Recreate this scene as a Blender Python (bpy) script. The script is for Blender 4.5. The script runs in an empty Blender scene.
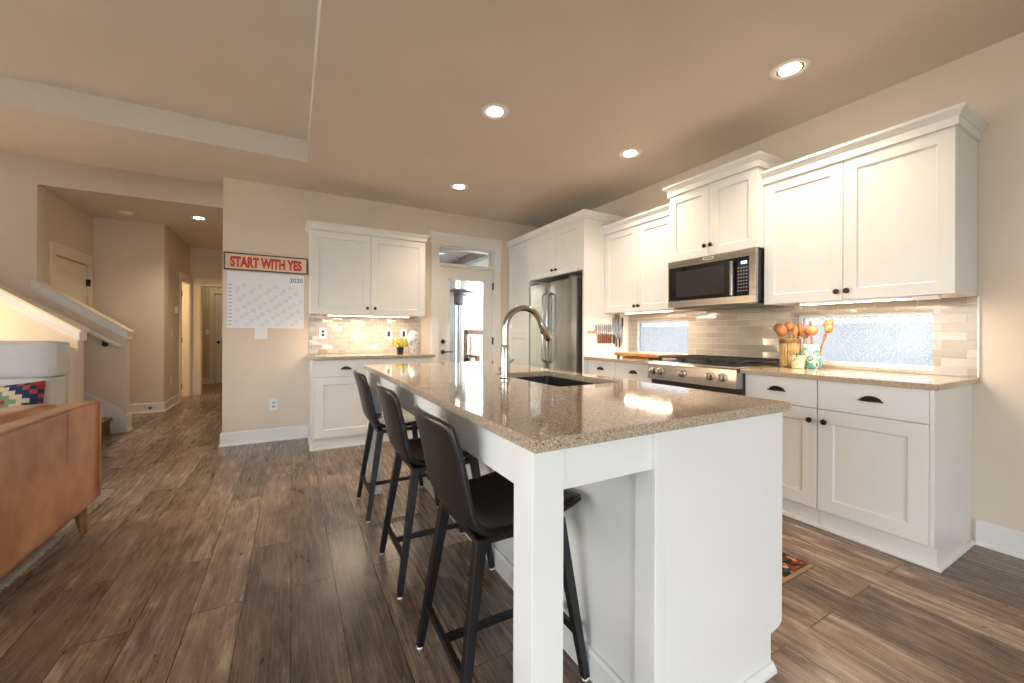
import bpy, bmesh, math, random
from mathutils import Vector, Matrix
random.seed(7)
S = bpy.context.scene
COL = S.collection
PI = math.pi

# ------------------------------------------------------------------ camera
CAM_H = 1.145
cam_d = bpy.data.cameras.new('camera'); cam = bpy.data.objects.new('camera', cam_d); COL.objects.link(cam)
cam_d.sensor_fit = 'HORIZONTAL'; cam_d.sensor_width = 36.0
cam_d.lens = 36.0 * 396.143 / 1024.0
cam_d.shift_y = -(341.5 - 334.06) / 1024.0
cam_d.clip_start = 0.02; cam_d.clip_end = 200
cam.matrix_world = Matrix.Translation((0, 0, CAM_H)) @ Matrix.Rotation(-0.507, 4, 'Z') @ Matrix.Rotation(PI/2, 4, 'X') @ Matrix.Rotation(0.004, 4, 'Z')
S.camera = cam

# ------------------------------------------------------------------ colour management, world
S.view_settings.view_transform = 'Standard'; S.view_settings.look = 'None'
S.view_settings.gamma = 1.0; S.view_settings.use_curve_mapping = False
S.view_settings.exposure = 1.57
S.cycles.use_denoising = True
S.cycles.max_bounces = 10; S.cycles.diffuse_bounces = 5; S.cycles.glossy_bounces = 5
S.cycles.transmission_bounces = 8; S.cycles.transparent_max_bounces = 8
S.cycles.sample_clamp_indirect = 6.0
S.cycles.caustics_reflective = False; S.cycles.caustics_refractive = False
world = bpy.data.worlds.new('sky'); S.world = world; world.use_nodes = True
wn = world.node_tree; wn.nodes.clear()
w_out = wn.nodes.new('ShaderNodeOutputWorld'); w_bg = wn.nodes.new('ShaderNodeBackground')
w_bg.inputs['Strength'].default_value = 4.0
w_tc = wn.nodes.new('ShaderNodeTexCoord'); w_sep = wn.nodes.new('ShaderNodeSeparateXYZ')
w_rmp = wn.nodes.new('ShaderNodeValToRGB')
w_rmp.color_ramp.elements[0].position = 0.45; w_rmp.color_ramp.elements[0].color = (0.42, 0.42, 0.42, 1)
w_rmp.color_ramp.elements[1].position = 0.60; w_rmp.color_ramp.elements[1].color = (0.90, 0.95, 1.0, 1)
w_map = wn.nodes.new('ShaderNodeMapRange'); w_map.inputs['From Min'].default_value = -1; w_map.inputs['From Max'].default_value = 1
wn.links.new(w_tc.outputs['Generated'], w_sep.inputs[0]); wn.links.new(w_sep.outputs['Z'], w_map.inputs['Value'])
wn.links.new(w_map.outputs[0], w_rmp.inputs[0]); wn.links.new(w_rmp.outputs[0], w_bg.inputs['Color'])
wn.links.new(w_bg.outputs[0], w_out.inputs[0])

def lamp(name, kind, loc, energy, color=(1, 1, 1), size=0.1, size_y=None, rot=(0, 0, 0), spot=None, blend=0.5, portal=False, spread=None):
    d = bpy.data.lights.new(name, kind); d.energy = energy; d.color = color
    if kind == 'AREA':
        d.size = size
        if size_y: d.shape = 'RECTANGLE'; d.size_y = size_y
        if spread: d.spread = spread
        if portal: d.cycles.is_portal = True
    else:
        d.shadow_soft_size = size
    if kind == 'SPOT': d.spot_size = spot or 2.0; d.spot_blend = blend
    o = bpy.data.objects.new(name, d); COL.objects.link(o); o.location = loc; o.rotation_euler = rot
    return o

WARM = (1.0, 0.80, 0.58)
YB = 4.915; XR = 3.307; H = 2.72

# portals guiding sky light through the living-room windows behind and left of the camera
lamp('rear_window_portal', 'AREA', (-0.32, -3.62, 1.3), 1, size=3.3, size_y=2.3, rot=(PI/2, 0, 0), portal=True)
lamp('left_window_portal', 'AREA', (-5.32, 0.6, 1.38), 1, size=6.7, size_y=2.15, rot=(PI/2, 0, -PI/2), portal=True)
lamp('patio_door_portal', 'AREA', (2.04, 5.08, 1.2), 1, size=0.8, size_y=2.2, rot=(PI/2, 0, PI), portal=True)

# ------------------------------------------------------------------ materials
def srgb(r, g, b):
    f = lambda c: ((c/255)/12.92 if c/255 <= 0.04045 else ((c/255 + 0.055)/1.055)**2.4)
    return (f(r), f(g), f(b), 1)

def base_mat(name, col, rough=0.5, metal=0.0, spec=0.5, coat=0.0, coat_rough=0.1):
    m = bpy.data.materials.new(name); m.use_nodes = True
    b = m.node_tree.nodes['Principled BSDF']
    b.inputs['Base Color'].default_value = col; b.inputs['Roughness'].default_value = rough
    b.inputs['Metallic'].default_value = metal; b.inputs['Specular IOR Level'].default_value = spec
    b.inputs['Coat Weight'].default_value = coat; b.inputs['Coat Roughness'].default_value = coat_rough
    return m

def nodes_of(m): return m.node_tree.nodes, m.node_tree.links, m.node_tree.nodes['Principled BSDF']

def posn(m, scale=(1, 1, 1), rot=(0, 0, 0), obj=False, loc=(0, 0, 0)):
    n, l, b = nodes_of(m)
    if obj: t = n.new('ShaderNodeTexCoord'); out = t.outputs['Object']
    else: t = n.new('ShaderNodeNewGeometry'); out = t.outputs['Position']
    mp = n.new('ShaderNodeMapping'); mp.inputs['Scale'].default_value = scale; mp.inputs['Rotation'].default_value = rot
    mp.inputs['Location'].default_value = loc
    l.new(out, mp.inputs['Vector']); return mp.outputs[0]

def bump(m, height, strength=0.2, dist=0.01):
    n, l, b = nodes_of(m); bp = n.new('ShaderNodeBump'); bp.inputs['Strength'].default_value = strength
    bp.inputs['Distance'].default_value = dist; l.new(height, bp.inputs['Height']); l.new(bp.outputs[0], b.inputs['Normal']); return bp

def noise_mat(name, c1, c2, scale=5, rough=0.5, detail=4, bump_s=0.0, bump_scale=None, metal=0, spec=0.5, obj=False, stretch=(1, 1, 1), lo=0.35, hi=0.65, bdist=0.002, coat=0.0):
    m = base_mat(name, c1, rough, metal, spec, coat); n, l, b = nodes_of(m)
    v = posn(m, stretch, obj=obj)
    t = n.new('ShaderNodeTexNoise'); t.inputs['Scale'].default_value = scale; t.inputs['Detail'].default_value = detail
    l.new(v, t.inputs['Vector']); r = n.new('ShaderNodeValToRGB')
    r.color_ramp.elements[0].position = lo; r.color_ramp.elements[0].color = c1
    r.color_ramp.elements[1].position = hi; r.color_ramp.elements[1].color = c2
    l.new(t.outputs['Fac'], r.inputs[0]); l.new(r.outputs[0], b.inputs['Base Color'])
    if bump_s:
        t2 = t
        if bump_scale:
            t2 = n.new('ShaderNodeTexNoise'); t2.inputs['Scale'].default_value = bump_scale; t2.inputs['Detail'].default_value = 3; l.new(v, t2.inputs['Vector'])
        bump(m, t2.outputs['Fac'], bump_s, bdist)
    return m

M = {}
M['wall'] = noise_mat('wall_paint', srgb(220, 206, 190), srgb(223, 209, 193), 3, 0.85, bump_s=0.15, bump_scale=130, bdist=0.001, spec=0.2)
M['ceiling'] = noise_mat('ceiling_paint', srgb(217, 208, 198), srgb(221, 212, 202), 2, 0.9, bump_s=0.2, bump_scale=60, bdist=0.002, spec=0.2)
M['hall'] = noise_mat('hall_paint', srgb(212, 198, 181), srgb(215, 201, 184), 3, 0.85, spec=0.2)
M['room_yellow'] = noise_mat('far_room_paint', srgb(206, 190, 150), srgb(210, 194, 154), 3, 0.85, spec=0.2)
M['white'] = noise_mat('white_cabinet_paint', srgb(231, 229, 226), srgb(234, 232, 229), 4, 0.35, spec=0.4)
M['trim'] = noise_mat('white_trim_paint', srgb(231, 229, 226), srgb(234, 232, 229), 4, 0.4, spec=0.4)
M['cream'] = noise_mat('cream_door_paint', srgb(226, 216, 194), srgb(230, 220, 198), 4, 0.45, spec=0.4)
M['plastic'] = base_mat('white_plastic', srgb(235, 235, 232), 0.35)
M['black_plastic'] = base_mat('black_plastic', srgb(28, 28, 30), 0.35)
M['bronze'] = noise_mat('oil_rubbed_bronze', srgb(46, 38, 34), srgb(70, 56, 48), 60, 0.35, metal=0.8)
M['chrome'] = base_mat('brushed_nickel', srgb(186, 182, 176), 0.2, 1.0)
M['steel'] = noise_mat('brushed_steel', srgb(146, 146, 146), srgb(168, 167, 165), 40, 0.26, metal=1.0, stretch=(1, 1, 0.02), lo=0.2, hi=0.8)
M['steel_h'] = noise_mat('brushed_steel_horizontal', srgb(165, 162, 158), srgb(188, 184, 178), 40, 0.26, metal=1.0, stretch=(1, 0.02, 1), lo=0.2, hi=0.8)
M['dark_steel'] = base_mat('dark_steel_side', srgb(112, 110, 108), 0.4, 0.6)
M['black_glass'] = base_mat('black_glass', srgb(22, 22, 24), 0.05, 0, 0.6)
M['iron'] = noise_mat('cast_iron', srgb(26, 26, 28), srgb(38, 38, 40), 60, 0.5, spec=0.5)
M['black_leather'] = noise_mat('black_leather', srgb(24, 22, 23), srgb(34, 31, 31), 25, 0.34, bump_s=0.25, bump_scale=240, bdist=0.0006, obj=True)
M['black_metal'] = noise_mat('black_stool_paint', srgb(18, 18, 20), srgb(24, 24, 27), 30, 0.4, obj=True)
M['wood_spoon'] = noise_mat('spoon_wood', srgb(138, 84, 46), srgb(176, 120, 72), 18, 0.5, stretch=(4, 4, 1))
M['board_wood'] = noise_mat('board_wood', srgb(160, 106, 62), srgb(188, 134, 86), 12, 0.35, stretch=(4, 1, 4))
M['leg_wood'] = noise_mat('sofa_leg_wood', srgb(110, 76, 44), srgb(140, 100, 60), 15, 0.4, stretch=(4, 4, 1))
M['tan_leather'] = noise_mat('tan_leather', srgb(156, 98, 66), srgb(204, 150, 112), 3.5, 0.33, bump_s=0.25, bump_scale=120, bdist=0.0008, detail=8)
M['grey_fabric'] = noise_mat('grey_fabric', srgb(206, 205, 204), srgb(216, 215, 214), 160, 0.9, bump_s=0.3, bdist=0.001, spec=0.2)
M['cream_fabric'] = noise_mat('cream_fabric', srgb(208, 197, 180), srgb(216, 205, 188), 120, 0.9, spec=0.2)
M['carpet'] = noise_mat('stair_carpet', srgb(112, 98, 84), srgb(138, 122, 106), 180, 0.95, bump_s=0.6, bdist=0.004, spec=0.1)
M['paper'] = base_mat('calendar_paper', srgb(238, 240, 244), 0.7)
M['grey_print'] = base_mat('grey_print', srgb(226, 228, 233), 0.7)
M['text_grey'] = base_mat('dark_print', srgb(70, 70, 74), 0.7)
M['light_print'] = base_mat('light_print', srgb(178, 180, 186), 0.7)
M['sign_cream'] = noise_mat('sign_face', srgb(226, 196, 160), srgb(234, 208, 176), 20, 0.6)
M['sign_red'] = base_mat('sign_red', srgb(198, 62, 62), 0.6)
M['sign_frame'] = base_mat('sign_frame', srgb(44, 46, 58), 0.5)
M['tile_base'] = None

def emis(name, col, s):
    m = bpy.data.materials.new(name); m.use_nodes = True; n = m.node_tree.nodes; n.clear()
    e = n.new('ShaderNodeEmission'); e.inputs[0].default_value = col; e.inputs[1].default_value = s
    o = n.new('ShaderNodeOutputMaterial'); m.node_tree.links.new(e.outputs[0], o.inputs[0]); return m
M['bulb'] = emis('lamp_bulb', (1, 0.84, 0.6, 1), 14)
M['led'] = emis('led_strip', (1, 0.86, 0.64, 1), 12)
M['display'] = emis('blue_display', (0.45, 0.5, 1.0, 1), 1.5)

# ceramic brick tile, world-space. axis u = along wall, v = up
def tile_mat(name, axis, c1, c2, grout, w, h, off=0.5, z0=0.915, rough=0.12, wav=0.35, tilt=0.10):
    m = base_mat(name, c1, rough, spec=0.6); n, l, b = nodes_of(m)
    g = n.new('ShaderNodeNewGeometry'); s = n.new('ShaderNodeSeparateXYZ'); l.new(g.outputs['Position'], s.inputs[0])
    c = n.new('ShaderNodeCombineXYZ'); l.new(s.outputs[axis], c.inputs[0])
    sub = n.new('ShaderNodeMath'); sub.operation = 'SUBTRACT'; sub.inputs[1].default_value = z0; l.new(s.outputs['Z'], sub.inputs[0]); l.new(sub.outputs[0], c.inputs[1])
    t = n.new('ShaderNodeTexBrick'); t.inputs['Scale'].default_value = 1; t.inputs['Brick Width'].default_value = w; t.inputs['Row Height'].default_value = h
    t.inputs['Mortar Size'].default_value = 0.0018; t.inputs['Mortar Smooth'].default_value = 0.3; t.offset = off; t.inputs['Bias'].default_value = 0
    t.inputs['Color1'].default_value = c1; t.inputs['Color2'].default_value = c2; t.inputs['Mortar'].default_value = grout
    l.new(c.outputs[0], t.inputs['Vector']); l.new(t.outputs['Color'], b.inputs['Base Color'])
    ns = n.new('ShaderNodeTexNoise'); ns.inputs['Scale'].default_value = 14; ns.inputs['Detail'].default_value = 2; l.new(c.outputs[0], ns.inputs['Vector'])
    # per-tile tilt: hashed colour of a second brick gives each tile its own height ramp
    mul = n.new('ShaderNodeMath'); mul.operation = 'MULTIPLY'; mul.inputs[1].default_value = wav; l.new(ns.outputs['Fac'], mul.inputs[0])
    sb = n.new('ShaderNodeMath'); sb.operation = 'SUBTRACT'; l.new(mul.outputs[0], sb.inputs[0]); l.new(t.outputs['Fac'], sb.inputs[1])
    bpn = bump(m, sb.outputs[0], 0.6, 0.004)
    t2 = n.new('ShaderNodeTexBrick'); t2.inputs['Scale'].default_value = 1; t2.inputs['Brick Width'].default_value = w; t2.inputs['Row Height'].default_value = h; t2.offset = off
    t2.inputs['Mortar Size'].default_value = 0.0018; t2.inputs['Color1'].default_value = (0, 0, 0, 1); t2.inputs['Color2'].default_value = (1, 1, 1, 1); l.new(c.outputs[0], t2.inputs['Vector'])
    wn_ = n.new('ShaderNodeTexWhiteNoise'); wn_.noise_dimensions = '3D'; l.new(t2.outputs['Color'], wn_.inputs['Vector'])
    vs1 = n.new('ShaderNodeVectorMath'); vs1.operation = 'SUBTRACT'; vs1.inputs[1].default_value = (0.5, 0.5, 0.5); l.new(wn_.outputs['Color'], vs1.inputs[0])
    vs2 = n.new('ShaderNodeVectorMath'); vs2.operation = 'SCALE'; vs2.inputs['Scale'].default_value = tilt; l.new(vs1.outputs[0], vs2.inputs[0])
    vs3 = n.new('ShaderNodeVectorMath'); vs3.operation = 'ADD'; l.new(g.outputs['Normal'], vs3.inputs[0]); l.new(vs2.outputs[0], vs3.inputs[1])
    vs4 = n.new('ShaderNodeVectorMath'); vs4.operation = 'NORMALIZE'; l.new(vs3.outputs[0], vs4.inputs[0]); l.new(vs4.outputs[0], bpn.inputs['Normal'])
    rr = n.new('ShaderNodeMapRange'); rr.inputs['To Min'].default_value = rough; rr.inputs['To Max'].default_value = 0.8; l.new(t.outputs['Fac'], rr.inputs['Value']); l.new(rr.outputs[0], b.inputs['Roughness'])
    return m
M['tile_right'] = tile_mat('beige_glass_tile_right', 'Y', srgb(156, 147, 134), srgb(172, 163, 149), srgb(196, 188, 176), 0.20, 0.0508)
M['tile_back'] = tile_mat('beige_glass_tile_back', 'X', srgb(166, 159, 151), srgb(184, 177, 169), srgb(202, 196, 188), 0.10, 0.0508, wav=1.0, tilt=0.22)

def quartz():
    m = base_mat('speckled_quartz', srgb(168, 148, 128), 0.07, spec=0.6); n, l, b = nodes_of(m); v = posn(m)
    vo = n.new('ShaderNodeTexVoronoi'); vo.inputs['Scale'].default_value = 330; l.new(v, vo.inputs['Vector'])
    r = n.new('ShaderNodeValToRGB'); cr = r.color_ramp; cr.interpolation = 'CONSTANT'
    cr.elements[0].position = 0; cr.elements[0].color = srgb(118, 102, 90); cr.elements[1].position = 0.95; cr.elements[1].color = srgb(216, 202, 184)
    for p, c in ((0.08, srgb(152, 133, 114)), (0.24, srgb(174, 154, 132)), (0.55, srgb(183, 163, 141)), (0.82, srgb(196, 178, 157))):
        e = cr.elements.new(p); e.color = c
    sp = n.new('ShaderNodeSeparateColor'); l.new(vo.outputs['Color'], sp.inputs[0]); l.new(sp.outputs[0], r.inputs[0])
    l.new(r.outputs[0], b.inputs['Base Color']); return m
M['quartz'] = quartz()

def floor_mat():
    m = base_mat('weathered_oak_planks', srgb(110, 88, 72), 0.33, spec=0.5); n, l, b = nodes_of(m)
    g = n.new('ShaderNodeNewGeometry'); s = n.new('ShaderNodeSeparateXYZ'); l.new(g.outputs['Position'], s.inputs[0])
    c = n.new('ShaderNodeCombineXYZ'); l.new(s.outputs['Y'], c.inputs[0]); l.new(s.outputs['X'], c.inputs[1])
    t = n.new('ShaderNodeTexBrick'); t.offset = 0.37; t.offset_frequency = 2; t.inputs['Scale'].default_value = 1
    t.inputs['Brick Width'].default_value = 1.25; t.inputs['Row Height'].default_value = 0.178
    t.inputs['Mortar Size'].default_value = 0.0018; t.inputs['Mortar Smooth'].default_value = 0.1; t.inputs['Bias'].default_value = 0
    t.inputs['Color1'].default_value = (0, 0, 0, 1); t.inputs['Color2'].default_value = (1, 1, 1, 1); t.inputs['Mortar'].default_value = (0.5, 0.5, 0.5, 1)
    l.new(c.outputs[0], t.inputs['Vector'])
    tc = n.new('ShaderNodeSeparateColor'); l.new(t.outputs['Color'], tc.inputs[0])
    # plank-offset coordinates so the grain breaks at each seam
    off = n.new('ShaderNodeMath'); off.operation = 'MULTIPLY'; off.inputs[1].default_value = 37.0; l.new(tc.outputs[0], off.inputs[0])
    def grain(sy, sx, scale, detail, dist):
        cc = n.new('ShaderNodeCombineXYZ')
        a = n.new('ShaderNodeMath'); a.operation = 'MULTIPLY'; a.inputs[1].default_value = sy; l.new(s.outputs['Y'], a.inputs[0])
        d = n.new('ShaderNodeMath'); d.operation = 'MULTIPLY'; d.inputs[1].default_value = sx; l.new(s.outputs['X'], d.inputs[0])
        l.new(a.outputs[0], cc.inputs[0]); l.new(d.outputs[0], cc.inputs[1]); l.new(off.outputs[0], cc.inputs[2])
        ns = n.new('ShaderNodeTexNoise'); ns.inputs['Scale'].default_value = scale; ns.inputs['Detail'].default_value = detail
        ns.inputs['Distortion'].default_value = dist; ns.inputs['Roughness'].default_value = 0.6; l.new(cc.outputs[0], ns.inputs['Vector']); return ns.outputs['Fac']
    g1 = grain(1.0, 7.0, 2.0, 10, 1.6); g2 = grain(1.8, 45.0, 2.2, 5, 0.8); g3 = grain(1.6, 4.0, 1.6, 4, 1.8)
    def mth(op, a, b_, c_=None):
        q = n.new('ShaderNodeMath'); q.operation = op
        for i, x in enumerate((a, b_)):
            if isinstance(x, (int, float)): q.inputs[i].default_value = x
            else: l.new(x, q.inputs[i])
        return q.outputs[0]
    k = mth('ADD', mth('MULTIPLY', g1, 0.62), mth('MULTIPLY', g2, 0.24))
    k = mth('ADD', k, mth('MULTIPLY', g3, 0.52)); k = mth('ADD', k, mth('MULTIPLY', tc.outputs[0], 0.15)); k = mth('SUBTRACT', k, 0.245)
    r = n.new('ShaderNodeValToRGB'); cr = r.color_ramp
    cr.elements[0].position = 0.30; cr.elements[0].color = srgb(66, 53, 44)
    cr.elements[1].position = 0.68; cr.elements[1].color = srgb(172, 154, 136)
    for p, cc in ((0.40, srgb(99, 82, 69)), (0.50, srgb(121, 102, 87)), (0.60, srgb(143, 122, 105))):
        e = cr.elements.new(p); e.color = cc
    l.new(k, r.inputs[0])
    # knots and dark mineral streaks
    kn = grain(4.0, 15.0, 1.9, 6, 2.6)
    kr = n.new('ShaderNodeMapRange'); kr.inputs['From Min'].default_value = 0.60; kr.inputs['From Max'].default_value = 0.70; l.new(kn, kr.inputs['Value'])
    mx = n.new('ShaderNodeMix'); mx.data_type = 'RGBA'; l.new(kr.outputs[0], mx.inputs['Factor']); l.new(r.outputs[0], mx.inputs['A']); mx.inputs['B'].default_value = srgb(48, 38, 33)
    mm = n.new('ShaderNodeMix'); mm.data_type = 'RGBA'; l.new(t.outputs['Fac'], mm.inputs['Factor']); l.new(mx.outputs['Result'], mm.inputs['A']); mm.inputs['B'].default_value = srgb(50, 41, 35)
    l.new(mm.outputs['Result'], b.inputs['Base Color'])
    rg = n.new('ShaderNodeMapRange'); rg.inputs['To Min'].default_value = 0.17; rg.inputs['To Max'].default_value = 0.36; l.new(g2, rg.inputs['Value']); l.new(rg.outputs[0], b.inputs['Roughness'])
    bh = mth('SUBTRACT', mth('MULTIPLY', g2, 0.5), t.outputs['Fac']); bump(m, bh, 0.35, 0.0015)
    return m
M['floor'] = floor_mat()
M['far_floor'] = noise_mat('tan_tile_floor', srgb(170, 148, 116), srgb(184, 162, 130), 3, 0.5)

def glass(name, col=(1, 1, 1, 1), rough=0.0, bump_scale=None, bstr=0.4):
    """thin window glass: mostly see-through with a mirror-like share"""
    m = bpy.data.materials.new(name); m.use_nodes = True; n = m.node_tree.nodes; l = m.node_tree.links; n.clear()
    o = n.new('ShaderNodeOutputMaterial'); mx = n.new('ShaderNodeMixShader'); tr = n.new('ShaderNodeBsdfTransparent'); gl = n.new('ShaderNodeBsdfGlossy')
    gl.inputs['Roughness'].default_value = rough; tr.inputs[0].default_value = col
    fr = n.new('ShaderNodeFresnel'); fr.inputs[0].default_value = 1.45
    l.new(fr.outputs[0], mx.inputs[0]); l.new(tr.outputs[0], mx.inputs[1]); l.new(gl.outputs[0], mx.inputs[2]); l.new(mx.outputs[0], o.inputs[0])
    return m
M['glass'] = glass('clear_window_glass', (0.96, 0.98, 0.98, 1))

def obscure():
    """rain-textured obscuring glass: pebbled relief scatters part of the daylight and lets part straight through"""
    m = bpy.data.materials.new('pebbled_obscure_glass'); m.use_nodes = True; n = m.node_tree.nodes; l = m.node_tree.links; n.clear()
    o = n.new('ShaderNodeOutputMaterial'); g = n.new('ShaderNodeNewGeometry')
    vo = n.new('ShaderNodeTexVoronoi'); vo.inputs['Scale'].default_value = 105; l.new(g.outputs['Position'], vo.inputs['Vector'])
    ns = n.new('ShaderNodeTexNoise'); ns.inputs['Scale'].default_value = 110; ns.inputs['Detail'].default_value = 2; l.new(g.outputs['Position'], ns.inputs['Vector'])
    ad = n.new('ShaderNodeMath'); ad.operation = 'MULTIPLY'; l.new(vo.outputs['Distance'], ad.inputs[0]); l.new(ns.outputs['Fac'], ad.inputs[1])
    mr = n.new('ShaderNodeMapRange'); mr.inputs['From Min'].default_value = 0.05; mr.inputs['From Max'].default_value = 0.42; mr.inputs['To Min'].default_value = 0.15; mr.inputs['To Max'].default_value = 0.95
    l.new(ad.outputs[0], mr.inputs['Value'])
    tl = n.new('ShaderNodeBsdfTranslucent'); tl.inputs[0].default_value = (0.285, 0.295, 0.305, 1)
    tr = n.new('ShaderNodeBsdfTransparent'); tr.inputs[0].default_value = (0.72, 0.735, 0.75, 1)
    mx = n.new('ShaderNodeMixShader'); l.new(mr.outputs[0], mx.inputs[0]); l.new(tr.outputs[0], mx.inputs[1]); l.new(tl.outputs[0], mx.inputs[2])
    gl = n.new('ShaderNodeBsdfGlossy'); gl.inputs['Roughness'].default_value = 0.15
    m2 = n.new('ShaderNodeMixShader'); m2.inputs[0].default_value = 0.05; l.new(mx.outputs[0], m2.inputs[1]); l.new(gl.outputs[0], m2.inputs[2]); l.new(m2.outputs[0], o.inputs[0])
    return m
M['obscure'] = obscure()

# ------------------------------------------------------------------ object helpers
def tag(o, label=None, cat=None, group=None, kind=None):
    if label: o['label'] = label
    if cat: o['category'] = cat
    if group: o['group'] = group
    if kind: o['kind'] = kind
    return o

def empty(name, loc, label, cat, group=None, rz=0):
    o = bpy.data.objects.new(name, None); COL.objects.link(o); o.location = loc; o.rotation_euler = (0, 0, rz)
    o.empty_display_size = 0.05
    return tag(o, label, cat, group)

def world_loc(o):
    v = Vector((0, 0, 0))
    while o is not None: v = v + o.location; o = o.parent
    return v

class MB:
    """collects shapes in world coordinates, then links them as one mesh object"""
    def __init__(s): s.bm = bmesh.new()
    def box(s, x0, x1, y0, y1, z0, z1, bev=0.0, seg=2):
        b = bmesh.new(); bmesh.ops.create_cube(b, size=1)
        for v in b.verts: v.co = Vector(((x0+x1)/2 + v.co.x*abs(x1-x0), (y0+y1)/2 + v.co.y*abs(y1-y0), (z0+z1)/2 + v.co.z*abs(z1-z0)))
        if bev: bmesh.ops.bevel(b, geom=b.edges[:], offset=bev, segments=seg, profile=0.5, affect='EDGES')
        return s.merge(b)
    def merge(s, b, mat=None):
        if mat is not None: bmesh.ops.transform(b, matrix=mat, verts=b.verts)
        me = bpy.data.meshes.new('t'); b.to_mesh(me); b.free(); s.bm.from_mesh(me); bpy.data.meshes.remove(me); return s
    def obox(s, c, sx, sy, sz, mat, bev=0.0):
        b = bmesh.new(); bmesh.ops.create_cube(b, size=1)
        for v in b.verts: v.co = Vector((v.co.x*sx, v.co.y*sy, v.co.z*sz))
        if bev: bmesh.ops.bevel(b, geom=b.edges[:], offset=bev, segments=2, profile=0.5, affect='EDGES')
        return s.merge(b, Matrix.Translation(c) @ mat)
    def prism(s, pts, axis, a0, a1):
        """closed polygon pts (2-D) extruded along axis from a0 to a1"""
        f = {'x': lambda p, a: (a, p[0], p[1]), 'y': lambda p, a: (p[0], a, p[1]), 'z': lambda p, a: (p[0], p[1], a)}[axis]
        A = [s.bm.verts.new(f(p, a0)) for p in pts]; B = [s.bm.verts.new(f(p, a1)) for p in pts]; k = len(pts)
        s.bm.faces.new(A); s.bm.faces.new(B[::-1])
        for i in range(k): s.bm.faces.new((A[i], B[i], B[(i+1) % k], A[(i+1) % k]))
        return s
    def tube(s, pts, r, seg=12, caps=True, flat=None):
        pts = [Vector(p) for p in pts]; k = len(pts); rs = r if isinstance(r, (list, tuple)) else [r]*k
        rings = []; up = None
        for i, p in enumerate(pts):
            d = (pts[min(i+1, k-1)] - pts[max(i-1, 0)]).normalized()
            if up is None:
                up = Vector((0, 0, 1)) if abs(d.z) < 0.9 else Vector((1, 0, 0))
            side = d.cross(up).normalized(); up = side.cross(d).normalized()
            ring = []
            for j in range(seg):
                a = 2*PI*j/seg; w = flat if flat else 1.0
                ring.append(s.bm.verts.new(p + side*math.cos(a)*rs[i] + up*math.sin(a)*rs[i]*w))
            rings.append(ring)
        for i in range(k-1):
            for j in range(seg): s.bm.faces.new((rings[i][j], rings[i][(j+1) % seg], rings[i+1][(j+1) % seg], rings[i+1][j]))
        if caps: s.bm.faces.new(rings[0][::-1]); s.bm.faces.new(rings[-1])
        return s
    def lathe(s, prof, c, seg=28, axis='z', closed=False):
        rings = []
        for r, h in prof:
            ring = []
            for j in range(seg):
                a = 2*PI*j/seg; u, v = r*math.cos(a), r*math.sin(a)
                p = {'z': (u, v, h), 'x': (h, u, v), 'y': (u, h, v)}[axis]
                ring.append(s.bm.verts.new(Vector(c) + Vector(p)))
            rings.append(ring)
        for i in range(len(rings)-1):
            for j in range(seg): s.bm.faces.new((rings[i][j], rings[i][(j+1) % seg], rings[i+1][(j+1) % seg], rings[i+1][j]))
        if prof[0][0] > 1e-6: s.bm.faces.new(rings[0][::-1])
        if prof[-1][0] > 1e-6 and not closed: s.bm.faces.new(rings[-1])
        bmesh.ops.remove_doubles(s.bm, verts=[v for q in (rings[0], rings[-1]) for v in q], dist=1e-6)
        return s
    def bar(s, a, b, w0, d0, w1=None, d1=None, ref=(1, 0, 0)):
        """rectangular tapered bar from a to b"""
        a = Vector(a); b = Vector(b); w1 = w1 or w0; d1 = d1 or d0; d = (b-a).normalized()
        sx = (Vector(ref) - d*Vector(ref).dot(d)).normalized(); sy = d.cross(sx)
        R = []
        for p, w, h in ((a, w0, d0), (b, w1, d1)):
            R.append([s.bm.verts.new(p + sx*x*w/2 + sy*y*h/2) for x, y in ((-1, -1), (1, -1), (1, 1), (-1, 1))])
        s.bm.faces.new(R[0][::-1]); s.bm.faces.new(R[1])
        for j in range(4): s.bm.faces.new((R[0][j], R[0][(j+1) % 4], R[1][(j+1) % 4], R[1][j]))
        return s
    def sweep(s, path, prof):
        """profile (outward offset, z) swept with mitres along an open path in plan; outward is to the right of travel"""
        P = [Vector((p[0], p[1])) for p in path]; k = len(P); rings = []
        for i in range(k):
            ns = []
            if i > 0: d = (P[i]-P[i-1]).normalized(); ns.append(Vector((d.y, -d.x)))
            if i < k-1: d = (P[i+1]-P[i]).normalized(); ns.append(Vector((d.y, -d.x)))
            if len(ns) == 2:
                m = (ns[0]+ns[1]).normalized(); m = m/max(m.dot(ns[0]), 0.2)
            else: m = ns[0]
            rings.append([s.bm.verts.new((P[i].x+m.x*o, P[i].y+m.y*o, z)) for o, z in prof])
        q = len(prof)
        for i in range(k-1):
            for j in range(q): s.bm.faces.new((rings[i][j], rings[i][(j+1) % q], rings[i+1][(j+1) % q], rings[i+1][j]))
        s.bm.faces.new(rings[0]); s.bm.faces.new(rings[-1][::-1]); return s
    def build(s, name, mat, parent=None, smooth=False, angle=40, bevel=0.0):
        bm = s.bm; bmesh.ops.recalc_face_normals(bm, faces=bm.faces[:])
        if parent is not None:
            o = world_loc(parent)
            bmesh.ops.translate(bm, verts=bm.verts, vec=-o)
        me = bpy.data.meshes.new(name); bm.to_mesh(me); bm.free()
        ob = bpy.data.objects.new(name, me); COL.objects.link(ob)
        if isinstance(mat, (list, tuple)):
            for q in mat: me.materials.append(q)
        else: me.materials.append(mat)
        if smooth:
            for p in me.polygons: p.use_smooth = True
            me.set_sharp_from_angle(angle=math.radians(angle))
        if bevel:
            b = ob.modifiers.new('edge', 'BEVEL'); b.width = bevel; b.segments = 2; b.limit_method = 'ANGLE'; b.angle_limit = math.radians(40)
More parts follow.
